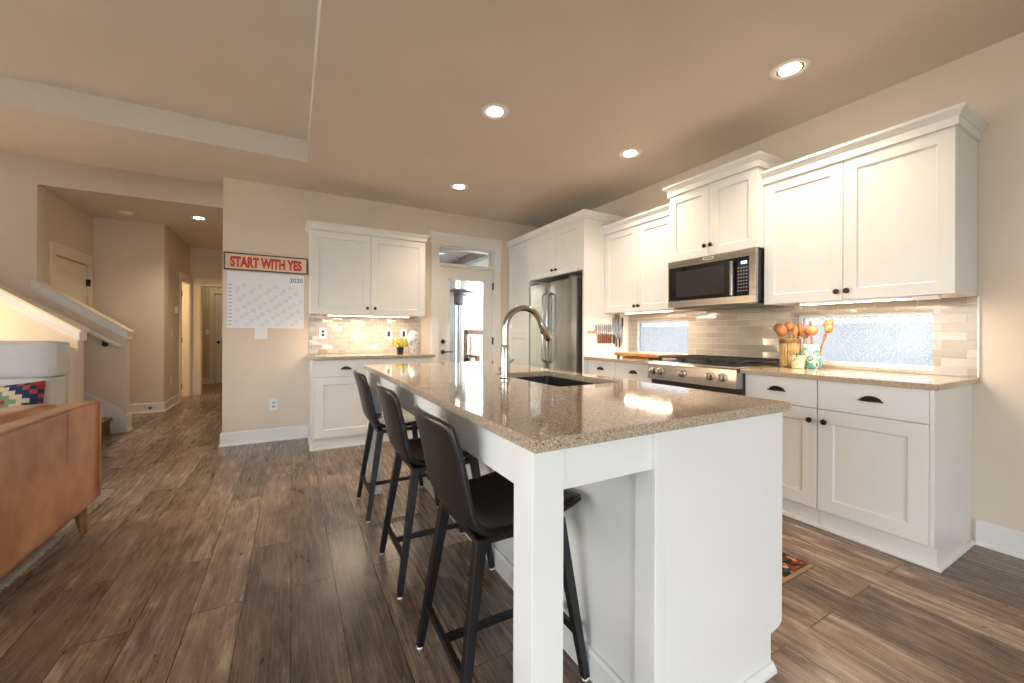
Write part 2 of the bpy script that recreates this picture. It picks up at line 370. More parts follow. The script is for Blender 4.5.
        if parent is not None: ob.parent = parent
        return ob

def softbox(x0, x1, y0, y1, z0, z1, r=0.04, puff=(0, 0, 0), n=12):
    """rounded, puffed cushion in world coordinates"""
    b = bmesh.new(); bmesh.ops.create_cube(b, size=2)
    bmesh.ops.subdivide_edges(b, edges=b.edges[:], cuts=n, use_grid_fill=True)
    hx, hy, hz = (x1-x0)/2, (y1-y0)/2, (z1-z0)/2; c = Vector(((x0+x1)/2, (y0+y1)/2, (z0+z1)/2)); h = Vector((hx, hy, hz)); r = min(r, hx, hy, hz)
    for v in b.verts:
        p = v.co.copy(); q = Vector((p.x*hx, p.y*hy, p.z*hz))
        inner = Vector([max(-(h[i]-r), min(h[i]-r, q[i])) for i in range(3)]); d = q-inner
        if d.length > 1e-9:
            # push cube-corner offsets onto the rounding sphere
            d = d/max(abs(d[i]) for i in range(3)) if False else d
            q = inner + d.normalized()*r if sum(1 for i in range(3) if abs(d[i]) > 1e-6) > 1 or True else q
        bulge = [puff[i]*p[i]*(1-abs(p[(i+1) % 3])**2.5)*(1-abs(p[(i+2) % 3])**2.5) for i in range(3)]
        v.co = c+q+Vector(bulge)
    m = MB(); m.merge(b); return m

def copy_tree(o, parent=None):
    c = o.copy(); COL.objects.link(c); c.parent = parent
    for ch in list(o.children): copy_tree(ch, c)
    return c

def struct(o, name=None): o['kind'] = 'structure'; return o
def sbox(name, mat, *dims, bev=0.0):
    return struct(MB().box(*dims, bev=bev).build(name, mat))

# wall-facing frame: maps (u along, n outwards, z) to the world
class F:
    def __init__(s, facing, plane): s.f = facing; s.p = plane
    def pt(s, u, n, z): return (s.p-n, u, z) if s.f == '-x' else (u, s.p-n, z) if s.f == '-y' else (s.p+n, u, z)
    def box(s, mb, u0, u1, n0, n1, z0, z1, bev=0.0):
        a = s.pt(u0, n0, z0); b = s.pt(u1, n1, z1)
        return mb.box(min(a[0], b[0]), max(a[0], b[0]), min(a[1], b[1]), max(a[1], b[1]), z0, z1, bev=bev)

def shaker(fr, u0, u1, z0, z1, n0=0.0, t=0.02, st=0.07, rec=0.010, bead=0.006):
    """shaker door: flat frame, small bevelled step, recessed flat panel"""
    mb = MB(); V = mb.bm.verts
    def ring(d, n): return [V.new(fr.pt(*p)) for p in ((u0+d, n, z0+d), (u1-d, n, z0+d), (u1-d, n, z1-d), (u0+d, n, z1-d))]
    R = [ring(0, n0), ring(0, n0+t-0.002), ring(0.002, n0+t), ring(st, n0+t), ring(st+bead, n0+t-rec), ring(st+bead+0.001, n0+t-rec)]
    for a, b in zip(R, R[1:]):
        for j in range(4): mb.bm.faces.new((a[j], a[(j+1) % 4], b[(j+1) % 4], b[j]))
    mb.bm.faces.new(R[-1]); mb.bm.faces.new(R[0][::-1]); return mb
def slab(fr, u0, u1, z0, z1, n0=0.0, t=0.02):
    mb = MB(); V = mb.bm.verts
    def ring(d, n): return [V.new(fr.pt(*p)) for p in ((u0+d, n, z0+d), (u1-d, n, z0+d), (u1-d, n, z1-d), (u0+d, n, z1-d))]
    R = [ring(0, n0), ring(0, n0+t-0.002), ring(0.002, n0+t)]
    for a, b in zip(R, R[1:]):
        for j in range(4): mb.bm.faces.new((a[j], a[(j+1) % 4], b[(j+1) % 4], b[j]))
    mb.bm.faces.new(R[-1]); mb.bm.faces.new(R[0][::-1]); return mb

def knob(fr, u, z, n0, parent, mat=None):
    ax = {'-x': 'x', '-y': 'y', '+x': 'x'}[fr.f]; sg = 1 if fr.f == '+x' else -1
    prof = [(0.007, 0), (0.006, 0.012), (0.010, 0.016), (0.0155, 0.020), (0.0165, 0.025), (0.013, 0.030), (0.0, 0.032)]
    return MB().lathe([(r, sg*h) for r, h in prof], fr.pt(u, n0, z), 16, ax).build('knob', mat or M['bronze'], parent, smooth=True)
def cup_pull(fr, u, z, n0, parent, w=0.095):
    """half-dome bin pull, open below, on a small back plate"""
    mb = MB(); V = mb.bm.verts; nu, nv = 14, 6; rows = []
    for i in range(nu+1):
        a = PI*i/nu; row = []
        for j in range(nv+1):
            b = (PI/2)*j/nv
            uu = -math.cos(a)*w/2; hh = math.sin(a)
            row.append(V.new(fr.pt(u+uu, n0+0.026*math.sin(b)*max(hh, 0.05), z-0.010+0.030*math.cos(b)*max(hh, 0.02))))
        rows.append(row)
    for i in range(nu):
        for j in range(nv): mb.bm.faces.new((rows[i][j], rows[i+1][j], rows[i+1][j+1], rows[i][j+1]))
    fr.box(mb, u-w/2-0.006, u+w/2+0.006, n0, n0+0.003, z-0.012, z-0.004)
    o = mb.build('cup_pull', M['bronze'], parent, smooth=True); s = o.modifiers.new('thick', 'SOLIDIFY'); s.thickness = 0.003; return o

# ================================================================== THE SETTING
XL = -5.2; YR = -3.5          # left wall, wall behind the camera
def wall_with_holes(name, facing, plane, t, u0, u1, z0, z1, holes, mat):
    """wall slab with rectangular openings (u0,u1,z0,z1); plane is its room face, t its thickness away from the room"""
    fr = F(facing, plane); mb = MB()
    us = sorted({u0, u1, *[h[0] for h in holes], *[h[1] for h in holes]}); zs = sorted({z0, z1, *[h[2] for h in holes], *[h[3] for h in holes]})
    for a, b in zip(us, us[1:]):
        run = None
        for c, d in zip(zs, zs[1:]):
            solid = not any(h[0] <= (a+b)/2 <= h[1] and h[2] <= (c+d)/2 <= h[3] for h in holes)
            if solid: run = (run[0], d) if run else (c, d)
            if (not solid or d == zs[-1]) and run:
                fr.box(mb, a, b, -t, 0, run[0], run[1]); run = None
    bmesh.ops.remove_doubles(mb.bm, verts=mb.bm.verts, dist=1e-5)
    return struct(mb.build(name, mat))

# floor: one continuous plank floor, then the tan floor of the room past the hall
sbox('floor', M['floor'], XL, XR+0.2, YR, 9.32, -0.06, 0.0)
sbox('floor_beyond', M['far_floor'], -3.2, -0.4, 9.32, 11.3, -0.06, 0.0)
# main ceiling with the tray recess over the living room
TX, TY, TH = 0.117, 4.11, 0.20
mb = MB()
mb.box(TX, XR+0.2, YR, 5.06, H, H+0.30); mb.box(XL, TX, TY, 5.06, H, H+0.30); mb.box(XL, TX, YR, YR+1.0, H, H+0.30)
mb.box(XL, XL+0.7, YR+1.0, TY, H, H+0.30); mb.box(XL+0.7, TX, YR+1.0, TY, H+TH, H+0.30)
struct(mb.build('ceiling', M['ceiling']))
sbox('ceiling_hall', M['ceiling'], -2.50, -0.5, 6.27, 9.32, H, H+0.1)
sbox('ceiling_stairwell', M['ceiling'], -5.2, -0.5, 5.06, 6.27, 4.6, 4.7)
sbox('ceiling_beyond', M['ceiling'], -3.2, -0.4, 9.32, 11.3, 2.45, 2.55)

DX0, DX1, DZ = 1.640, 2.445, 2.285
wall_with_holes('wall_back', '-y', YB, 0.145, -0.614, XR+0.15, 0, H, [(DX0, DX1, 0, DZ)], M['wall'])
WB = (0.829, 1.585, 0.932, 1.305); WS = (2.48, 3.205, 0.932, 1.305)
wall_with_holes('wall_right', '-x', XR, 0.15, YR, YB, 0, H, [WB, WS], M['wall'])
mb = MB()
for x0, x1, z0, z1 in ((XL-0.12, -2.0, 0, H+0.3), (1.36, XR+0.15, 0, H+0.3), (-2.0, 1.36, 0, 0.15), (-2.0, 1.36, 2.45, H+0.3)): mb.box(x0, x1, YR-0.12, YR, z0, z1)
struct(mb.build('wall_rear', M['wall']))
mb = MB()
for y0, y1, z0, z1 in ((YR, -2.8, 0, H+0.3), (4.0, 6.15, 0, H+0.3), (-2.8, 4.0, 0, 0.30), (-2.8, 4.0, 2.45, H+0.3)): mb.box(XL-0.12, XL, y0, y1, z0, z1)
struct(mb.build('wall_left', M['wall']))
# stairwell and hall
sbox('wall_stairwell_front', M['wall'], -5.2, -0.5, 5.06, 5.18, H+0.0, 4.6)
mb = MB(); mb.box(-5.2, -2.378, 6.15, 6.27, 0, 4.6); mb.box(-2.378, -0.5, 6.15, 6.27, H, 4.6); struct(mb.build('wall_stairwell', M['wall']))
sbox('wall_stairwell_left', M['wall'], -5.32, -5.2, 6.15, 6.27, 0, 4.6)
mb = MB(); mb.box(-0.614, -0.5, 5.06, 9.2, 0, H); mb.box(-0.614, -0.5, 5.06, 6.27, H, 4.6); struct(mb.build('wall_hall_right', M['hall']))
mb = MB(); mb.box(-2.50, -2.37, 6.27, 6.47, 0, H); mb.box(-2.50, -2.37, 7.33, 7.49, 0, H); mb.box(-2.50, -2.37, 6.47, 7.33, 2.035, H); mb.box(-2.50, -2.43, 6.47, 7.33, 0, 2.035); struct(mb.build('wall_landing', M['hall']))
sbox('wall_hall_end', M['wall'], -2.50, -1.63, 7.49, 7.61, 0, H)
mb = MB(); mb.box(-1.75, -1.63, 7.61, 8.46, 0, H); mb.box(-1.75, -1.63, 9.14, 9.32, 0, H); mb.box(-1.75, -1.63, 8.46, 9.14, 2.04, H); struct(mb.build('wall_hall_left', M['hall']))
mb = MB(); mb.box(-1.63, -1.48, 9.2, 9.32, 0, H); mb.box(-0.68, -0.5, 9.2, 9.32, 0, H); mb.box(-1.48, -0.68, 9.2, 9.32, 2.03, H); struct(mb.build('wall_hall_back', M['wall']))
mb = MB(); mb.box(-3.2, -1.53, 11.1, 11.2, 0, 2.45); mb.box(-0.75, -0.4, 11.1, 11.2, 0, 2.45); mb.box(-1.53, -0.75, 11.1, 11.2, 2.03, 2.45); mb.box(-1.53, -0.75, 11.17, 11.2, 0, 2.03); mb.box(-3.2, -3.1, 9.32, 11.1, 0, 2.45); mb.box(-0.5, -0.4, 9.32, 11.1, 0, 2.45); struct(mb.build('wall_beyond', M['room_yellow']))

# ------- backsplash tile on its walls (thin set tile, with the window openings left clear)
def tile_sheet(facing, plane, u0, u1, z0, z1, holes, mat, parent):
    fr = F(facing, plane); mb = MB(); us = sorted({u0, u1, *[h[0] for h in holes], *[h[1] for h in holes]}); zs = sorted({z0, z1, *[h[2] for h in holes], *[h[3] for h in holes]})
    for a, b in zip(us, us[1:]):
        for c, d in zip(zs, zs[1:]):
            if c >= z0 and d <= z1 and not any(h[0] <= (a+b)/2 <= h[1] and h[2] <= (c+d)/2 <= h[3] for h in holes): fr.box(mb, a, b, 0.0005, 0.009, c, d)
    o = mb.build('backsplash', mat, parent); return o
W = {o.name: o for o in S.objects}
t1 = tile_sheet('-x', XR, 0.662, 3.248, 0.917, 1.362, [WB, WS], M['tile_right'], W['wall_right'])
t1['label'] = 'beige glazed brick tile backsplash'
mb = MB()
for a, b, c, d in (WB, WS):   # tiled reveals of the two low windows
    mb.box(XR+0.001, XR+0.075, b-0.008, b, c, d); mb.box(XR+0.001, XR+0.075, a, a+0.008, c, d); mb.box(XR+0.001, XR+0.075, a+0.008, b-0.008, d-0.008, d)
mb.build('backsplash_reveal', M['tile_right'], W['wall_right'])
t2 = tile_sheet('-y', YB, 0.162, 1.412, 0.917, 1.342, [], M['tile_back'], W['wall_back'])
t2['label'] = 'small pale glazed brick tile backsplash'
mb = MB(); mb.box(XR-0.010, XR-0.0005, 0.655, 0.662, 0.917, 1.362); mb.build('tile_edge_trim', M['white'], W['wall_right'])

# ------- baseboards with shoe moulding
BBP = [(0, 0), (0.026, 0), (0.026, 0.008), (0.022, 0.018), (0.016, 0.022), (0.016, 0.128), (0.012, 0.134), (0, 0.134)]
def baseboard(name, path): return struct(MB().sweep(path, BBP).build(name, M['trim']))
baseboard('baseboard_back', [(-0.614, 6.0), (-0.614, YB), (0.168, YB)])
baseboard('baseboard_right', [(XR, 0.664), (XR, YR)])
baseboard('baseboard_hall_end', [(-2.37, 7.49), (-1.63, 7.49), (-1.63, 8.37)])
baseboard('baseboard_landing', [(-2.37, 6.27), (-2.37, 6.40)])
baseboard('baseboard_beyond', [(-3.1, 11.1), (-1.62, 11.1)])
baseboard('baseboard_rear', [(XR, YR), (XL, YR)])
baseboard('baseboard_left', [(XL, YR), (XL, 5.0)])

# ------- two low kitchen windows
def low_window(name, a, b, c, d):
    mb = MB(); X0 = XR+0.075; w = 0.028
    mb.box(X0, X0+0.05, a, b, c, c+w); mb.box(X0, X0+0.05, a, b, d-w, d); mb.box(X0, X0+0.05, a, a+w, c+w, d-w); mb.box(X0, X0+0.05, b-w, b, c+w, d-w)
    o = struct(mb.build(name, M['trim']))
    mb = MB(); mb.box(X0+0.012, X0+0.03, a+w, b-w, c+w, d-w); g = mb.build('pane', M['obscure'], o)
    mb = MB(); mb.box(XR+0.001, X0, a+0.001, b-0.001, c-0.0155, c+0.004); mb.build('window_sill', M['quartz'], o)
    return o
low_window('window_1', *WB); low_window('window_2', *WS)
# large windows behind and left of the camera (daylight)
mb = MB(); fr = F('+y', YR)
for u in (-2.0, -0.36, 1.28): mb.box(u, u+0.08, YR-0.10, YR-0.03, 0.15, 2.45)
for z in (0.15, 2.37): mb.box(-2.0, 1.36, YR-0.10, YR-0.03, z, z+0.08)
w3 = struct(mb.build('window_3', M['trim'])); MB().box(-1.92, 1.28, YR-0.07, YR-0.064, 0.23, 2.37).build('pane', M['glass'], w3)
mb = MB()
for y in (-2.8, -1.12, 0.56, 2.24, 3.92): mb.box(XL-0.10, XL-0.03, y, y+0.08, 0.30, 2.45)
for z in (0.30, 2.37): mb.box(XL-0.10, XL-0.03, -2.8, 4.0, z, z+0.08)
w4 = struct(mb.build('window_4', M['trim'])); MB().box(XL-0.07, XL-0.064, -2.72, 3.92, 0.38, 2.37).build('pane', M['glass'], w4)

# ------- patio door with transom
fy = F('-y', YB)
mb = MB()
cw = 0.095
fy.box(mb, DX0-cw, DX0+0.004, 0, 0.020, 0, DZ); fy.box(mb, DX1-0.004, DX1+cw, 0, 0.020, 0, DZ)
fy.box(mb, DX0-cw-0.012, DX1+cw+0.012, 0, 0.026, DZ, DZ+0.155, bev=0.002); fy.box(mb, DX0-cw-0.018, DX1+cw+0.018, 0, 0.034, DZ+0.145, DZ+0.16)
struct(mb.build('trim_1', M['trim']))
mb = MB()   # jambs, head and transom bar
mb.box(DX0, DX0+0.02, YB+0.0, YB+0.145, 0, DZ); mb.box(DX1-0.02, DX1, YB, YB+0.145, 0, DZ); mb.box(DX0+0.02, DX1-0.02, YB, YB+0.145, DZ-0.02, DZ); mb.box(DX0+0.02, DX1-0.02, YB, YB+0.145, 2.025, 2.065)
fr5 = struct(mb.build('door_1', M['trim']))
MB().box(DX0+0.02, DX1-0.02, YB+0.07, YB+0.076, 2.065, DZ-0.02).build('transom_pane', M['glass'], fr5)
d0, d1 = DX0+0.023, DX1-0.023; GY0, GY1 = YB+0.015, YB+0.060; gx0, gx1, gz0, gz1 = 1.785, 2.30, 0.26, 1.868
mb = MB(); mb.box(d0, gx0, GY0, GY1, 0.012, 2.02); mb.box(gx1, d1, GY0, GY1, 0.012, 2.02); mb.box(gx0, gx1, GY0, GY1, gz1, 2.02); mb.box(gx0, gx1, GY0, GY1, 0.012, gz0)
for (a, b, c, d) in ((gx0, gx0+0.018, gz0, gz1), (gx1-0.018, gx1, gz0, gz1), (gx0, gx1, gz1-0.018, gz1), (gx0, gx1, gz0, gz0+0.018)): mb.box(a, b, GY0-0.006, GY0, c, d)
leaf = mb.build('door_leaf', M['trim'], fr5)
MB().box(gx0, gx1, GY0+0.02, GY0+0.026, gz0, gz1).build('pane', M['glass'], leaf)
mb = MB(); mb.lathe([(0.028, 0), (0.028, -0.010), (0.020, -0.016), (0, -0.016)], (1.712, GY0, 1.045), 20, 'y'); mb.build('deadbolt', M['black_plastic'], leaf, smooth=True)
mb = MB(); mb.lathe([(0.028, 0), (0.028, -0.010), (0.012, -0.016), (0.010, -0.05), (0, -0.05)], (1.712, GY0, 0.91), 20, 'y')
mb.tube([(1.712, GY0-0.045, 0.91), (1.75, GY0-0.048, 0.912), (1.79, GY0-0.046, 0.913), (1.825, GY0-0.042, 0.908)], [0.010, 0.008, 0.007, 0.006]); mb.build('door_handle', M['black_plastic'], leaf, smooth=True)
for z in (0.25, 1.05, 1.80): MB().box(d1-0.004, d1+0.014, YB-0.004, YB+0.014, z-0.05, z+0.05, bev=0.002).build('hinge', M['bronze'], leaf)

# ------- panelled interior doors: landing closet, hall door, far-room door
def panel_door(name, fr, u0, u1, zt, mat, casing=0.09, n=-0.04, hinge_u=None, knob_u=None, panels=((0.16, 0.95), (1.10, 1.88)), recess=True, clip0=None):
    mb = MB()
    if clip0 is None: fr.box(mb, u0-casing, u0, 0, 0.02, 0, zt)
    fr.box(mb, u1, u1+casing, 0, 0.02, 0, zt); fr.box(mb, u0-casing, u1+casing, 0, 0.024, zt, zt+0.12); fr.box(mb, u0-casing-0.012, u1+casing+0.012, 0, 0.032, zt+0.11, zt+0.125)
    o = struct(mb.build(name, mat))
    mb = MB(); V = mb.bm.verts; t = 0.035
    base = n if recess else 0.001
    fr.box(mb, u0+0.005, u1-0.005, base, base+t-0.008, 0.012, zt-0.010)
    st = 0.11
    fr.box(mb, u0+0.005, u0+st, base+t-0.008, base+t, 0.012, zt-0.010); fr.box(mb, u1-st, u1-0.005, base+t-0.008, base+t, 0.012, zt-0.010)
    zs = [0.012] + [q for p in panels for q in p] + [zt-0.010]
    for a, b in zip(zs[0::2], zs[1::2]): fr.box(mb, u0+st, u1-st, base+t-0.008, base+t, a, b)
    leaf = mb.build('door_leaf', mat, o)
    if hinge_u is not None:
        for z in (0.25, 1.02, 1.80):
            m2 = MB(); fr.box(m2, hinge_u-0.012, hinge_u+0.012, max(base+t-0.004, -0.03), 0.026, z-0.045, z+0.045); m2.build('hinge', M['bronze'], leaf)
    if knob_u is not None:
        k = MB(); ax = 'y' if fr.f == '-y' else 'x'; sg = {'-y': -1, '+x': 1, '-x': -1}[fr.f]
        k.lathe([(0.030, 0), (0.030, sg*0.008), (0.012, sg*0.012), (0.012, sg*0.035), (0.026, sg*0.045), (0.028, sg*0.06), (0.018, sg*0.07), (0, sg*0.072)], fr.pt(knob_u, base+t, 0.93), 18, ax); k.build('door_knob', M['bronze'], leaf, smooth=True)
    return o
fl = F('+x', -2.37); panel_door('door_2', fl, 6.47, 7.33, 2.035, M['cream'], n=-0.048, hinge_u=7.325)
fh = F('+x', -1.63); mb = MB()
fh.box(mb, 8.39, 8.46, 0, 0.02, 0, 2.03); fh.box(mb, 9.14, 9.178, 0, 0.02, 0, 2.03); fh.box(mb, 8.39, 9.178, 0, 0.024, 2.03, 2.15)
mb.box(-1.75, -1.63, 8.46, 8.475, 0, 2.03); mb.box(-1.75, -1.63, 9.125, 9.14, 0, 2.03); mb.box(-1.75, -1.63, 8.475, 9.125, 2.015, 2.03)
dr3 = struct(mb.build('door_3', M['cream']))
mb = MB(); mb.box(-2.38, -1.755, 8.44, 8.474, 0.012, 2.01); lf3 = mb.build('door_leaf', M['cream'], dr3)
for z in (0.25, 1.02, 1.80): MB().box(-1.632, -1.604, 8.452, 8.478, z-0.045, z+0.045).build('hinge', M['bronze'], dr3)
mb = MB(); mb.box(-3.2, -1.75, 9.2, 9.32, 0, 2.45); mb.box(-3.2, -3.1, 7.61, 9.2, 0, 2.45); mb.box(-3.2, -2.5, 7.51, 7.61, 0, 2.45); struct(mb.build('wall_side_room', M['hall']))
sbox('ceiling_side_room', M['ceiling'], -3.2, -1.75, 7.61, 9.32, 2.45, 2.55)
lamp('side_room_lamp', 'POINT', (-2.7, 8.75, 1.9), 16, (1, 0.80, 0.55), size=0.1)
ff = F('-y', 11.1); panel_door('door_4', ff, -1.53, -0.75, 2.03, M['cream'], n=-0.048, knob_u=-1.46, casing=0.09)
mb = MB(); fe = F('-y', 9.2)
fe.box(mb, -1.585, -1.48, 0, 0.02, 0, 2.03); fe.box(mb, -0.68, -0.617, 0, 0.02, 0, 2.03); fe.box(mb, -1.59, -0.617, 0, 0.024, 2.03, 2.15)
mb.box(-1.48, -1.465, 9.2, 9.32, 0, 2.03); mb.box(-0.695, -0.68, 9.2, 9.32, 0, 2.03); mb.box(-1.465, -0.695, 9.2, 9.32, 2.015, 2.03)
struct(mb.build('trim_2', M['cream']))

# ------- knee walls, caps and skirts of the stair
SL = 0.716
def knee(name, y0, y1, xa, za, xtop, xbody):
    """raked half wall from its low end xa (top za) rising towards -x"""
    zt = za + SL*(xa-xtop)
    o = struct(MB().prism([(xa, 0), (xa, za), (xbody, za+SL*(xa-xbody)), (xbody, 0)], 'y', y0, y1).build(name, M['wall']))
    # cap board with apron
    e = 0.03
    MB().prism([(xa+e, za-SL*e), (xa+e, za-SL*e+0.022), (xtop, zt+0.022), (xtop, zt)], 'y', y0-0.025, y1+0.025).build('cap', M['cream'], o)
    MB().prism([(xa+0.015, za-SL*0.015-0.085), (xa+0.015, za-SL*0.015), (xtop, zt), (xtop, zt-0.10)], 'y', y0-0.014, y1+0.014).build('cap_apron', M['trim'], o)
    return o
k1 = knee('wall_stair_near', 5.06, 5.18, -1.70, 1.165, -3.6, -3.6)
k2 = knee('wall_stair_far', 6.15, 6.27, -1.672, 1.165, -2.415, -2.377)
mb = MB(); mb.box(-1.672, -1.655, 6.138, 6.282, 0, 0.20); mb.box(-1.69, -1.672, 6.134, 6.150, 0, 0.2); mb.box(-1.655, -1.645, 6.13, 6.29, 0, 0.02)
struct(mb.build('baseboard_stair', M['trim']))
mb = MB(); mb.prism([(-1.69, 0), (-1.69, 0.24), (-1.76, 0.31), (-3.6, 0.31+SL*1.84), (-3.6, 0.0)], 'y', 6.134, 6.149)
struct(mb.build('trim_3', M['trim']))
mb = MB(); mb.prism([(-1.72, 0), (-1.72, 0.24), (-1.79, 0.31), (-3.6, 0.31+SL*1.81), (-3.6, 0.0)], 'y', 5.181, 5.196)
struct(mb.build('trim_4', M['trim']))

# ================================================================== STAIRCASE, RAIL
st = empty('staircase', (-1.80, 5.66, 0), 'grey-brown carpeted stair rising left between two half walls', 'stairs')
for i in range(9):
    x = -1.80 - i*0.262; z = (i+1)*0.1876
    mb = MB(); mb.box(x-0.262, x, 5.197, 6.133, 0 if i == 0 else z-0.19, z-0.03); mb.box(x-0.262, x+0.030, 5.197, 6.133, z-0.035, z, bev=0.014); mb.build('step', M['carpet'], st)
hr = empty('stair_handrail', (-1.74, 6.09, 1.04), 'grey-white sloping handrail on a black bracket inside the far stair half wall', 'handrail')
mb = MB(); mb.tube([(-1.70, 6.088, 0.985), (-1.78, 6.088, 1.035), (-2.41, 6.088, 1.035+SL*0.63)], [0.024]*3, 14); mb.build('rail', M['trim'], hr, smooth=True)
for x in (-1.845,):
    z = 1.035+SL*(-1.78-x)
    mb = MB(); mb.lathe([(0.028, 0), (0.028, -0.008), (0.01, -0.012), (0, -0.012)], (x, 6.149, z-0.07), 16, 'y'); mb.tube([(x, 6.14, z-0.07), (x, 6.10, z-0.075), (x, 6.088, z-0.055), (x, 6.088, z-0.02)], 0.008); mb.build('bracket', M['black_plastic'], hr, smooth=True)

# ================================================================== CEILING LIGHTS
def can(x, y, z, label, spot=25, r=0.088, group='recessed kitchen ceiling lights'):
    t = empty('recessed_light', (x, y, z), label, 'ceiling light', group)
    MB().lathe([(r-0.014, 0.0), (r-0.014, 0.018), (r-0.02, 0.0), (r-0.016, -0.004), (r, -0.006), (r+0.012, -0.003), (r+0.012, -0.0005)][2:], (x, y, z), 36, closed=True).build('trim_ring', M['trim'], t, smooth=True)
    MB().lathe([(0.0, -0.0035), (r-0.032, -0.0035), (r-0.034, -0.0008)], (x, y, z), 32, closed=True).build('lamp_bulb', M['bulb'], t)
    MB().lathe([(r-0.034, -0.002), (r-0.016, -0.002), (r-0.016, -0.0005)], (x, y, z), 32, closed=True).build('reflector', M['chrome'], t)
    if spot: lamp('recessed_spot', 'SPOT', (x, y, z-0.02), spot, WARM, size=0.05, rot=(0, 0, 0), spot=2.15, blend=0.9)
    return t
can(2.572, 1.254, H, 'large glowing recessed ceiling light nearest the right wall cabinets, at far upper right')
can(1.25, 2.511, H, 'glowing recessed ceiling light above the kitchen island')
can(2.564, 2.516, H, 'glowing recessed ceiling light in front of the microwave cabinet')
can(1.556, 3.981, H, 'small farthest recessed kitchen ceiling light in front of the patio door')
can(-1.121, 6.839, H, 'warm yellow recessed light in the hall ceiling', spot=26, group='recessed hall light')
t = empty('smoke_detector', (-1.902, 6.978, H), 'round white smoke detector on the hall ceiling', 'smoke detector')
MB().lathe([(0, -0.036), (0.045, -0.036), (0.060, -0.028), (0.068, -0.008), (0.068, 0.0)], (-1.902, 6.978, H-0.0005), 28).build('housing', M['plastic'], t, smooth=True)
lamp('far_room_lamp', 'POINT', (-1.6, 10.3, 2.2), 1.7, (1, 0.82, 0.52), size=0.12)

# ================================================================== CABINETS
fx = F('-x', 0)
CROWN = [(0, 0), (0.012, 0), (0.012, 0.044), (0.018, 0.048), (0.021, 0.056), (0.034, 0.068), (0.038, 0.072), (0.038, 0.088), (0, 0.088)]
def crown_r(parent, xf, y0, y1, z, xb=XR-0.0005, hgt=1.0, near=True, far=True):
    """crown on a right-wall cabinet: returns on near (small y) and far ends; travel so that outward is on the right"""
    path = ([(xb, y1)] if far else []) + [(xf, y1), (xf, y0)] + ([(xb, y0)] if near else [])
    # travelling -y along the front, outward (-x) lies to the right
    return MB().sweep(path, [(o, z+h*hgt) for o, h in CROWN]).build('crown_moulding', M['white'], parent)
G = 0.0015

def upper_r(name, label, y0, y1, z0, z1, xf, split, knob_z, crown_h=1.0, near=True, far=True, st=0.065, bottom_knob=True):
    """wall cabinet on the right wall, doors facing -x at xf"""
    c = empty(name, (xf, (y0+y1)/2, z0), label, 'wall cabinet')
    mb = MB(); mb.box(xf+0.021, XR-0.001, y0, y1, z0+0.001, z1); mb.build('carcass', M['white'], c, bevel=0.0015)
    fr = F('-x', xf+0.0205)
    for a, b, ku in ((y0, split, split-0.026), (split, y1, split+0.026)):
        d = shaker(fr, a+G, b-G, z0, z1-G, st=st).build('door', M['white'], c)
        knob(fr, ku, knob_z, 0.02, d)
    crown_r(c, xf, y0, y1, z1+0.001, hgt=crown_h, near=near, far=far)
    return c
upper_r('wall_cabinet', 'large white two-door wall cabinet right of the microwave, above the pebbled window', 0.665, 1.600, 1.362, 2.214, 2.942, 1.136, 1.415, far=False)
upper_r('wall_cabinet', 'short raised white two-door cabinet directly above the microwave', 1.603, 2.352, 1.768, 2.335, 2.868, 1.978, 1.85)
upper_r('wall_cabinet', 'white two-door wall cabinet between the fridge and the microwave', 2.355, 3.248, 1.372, 2.214, 2.942, 2.785, 1.425, near=False, far=False)

# ---- bar wall cabinet on the back wall
bc = empty('wall_cabinet', (0.76, 4.555, 1.348), 'white two-door wall cabinet beside the red-lettered sign, over the tiled bar', 'wall cabinet')
MB().box(0.163, 1.365, 4.576, YB-0.001, 1.349, 2.214).build('carcass', M['white'], bc, bevel=0.0015)
fb = F('-y', 4.5755)
for a, b, ku in ((0.163, 0.756, 0.718), (0.756, 1.365, 0.797)):
    d = shaker(fb, a+G, b-G, 1.348, 2.212, st=0.07).build('door', M['white'], bc); knob(fb, ku, 1.42, 0.02, d)
MB().sweep([(0.163, YB-0.0005), (0.163, 4.555), (1.365, 4.555), (1.365, YB-0.0005)][::1], [(o, 2.2155+h*0.9) for o, h in CROWN]).build('crown_moulding', M['white'], bc)

# ---- base cabinets
TOEP = [(0, 0), (0.018, 0), (0.018, 0.008), (0.012, 0.018), (0.006, 0.02), (0, 0.02)]
def base_unit_r(label, y0, y1, end_near=False, door=True, hinge_far=True, pull_y=None, knob_y=None, doors2=None):
    c = empty('base_cabinet', (2.74, (y0+y1)/2, 0), label, 'base cabinet')
    mb = MB(); mb.box(2.741, XR-0.001, y0, y1, 0.112, 0.884); mb.box(2.785, XR-0.001, y0, y1, 0, 0.112)
    mb.build('carcass', M['white'], c)
    fr = F('-x', 2.7405)
    d = slab(fr, y0+G, y1-G, 0.712, 0.880).build('drawer', M['white'], c); cup_pull(fr, (y0+y1)/2 if pull_y is None else pull_y, 0.80, 0.02, d)
    if door:
        d = shaker(fr, y0+G, y1-G, 0.116, 0.708, st=0.075).build('door', M['white'], c); knob(fr, knob_y, 0.64, 0.02, d)
    return c
b1 = base_unit_r('white drawer-over-door base cabinet at the open right end of the long run', 0.700, 1.172, knob_y=1.132, pull_y=0.925)
mb = MB(); mb.prism([(2.722, 0.884), (XR-0.001, 0.884), (XR-0.001, 0), (2.757, 0), (2.757, 0.108), (2.722, 0.112)], 'y', 0.682, 0.6995); mb.build('end_panel', M['white'], b1)
mb = MB(); mb.box(2.757, 2.785, 0.6995, 1.172, 0.0, 0.110); mb.build('toe_board', M['white'], b1)
MB().sweep([(2.757, 1.172), (2.757, 0.682), (XR-0.001, 0.682)], TOEP).build('shoe_moulding', M['trim'], b1)
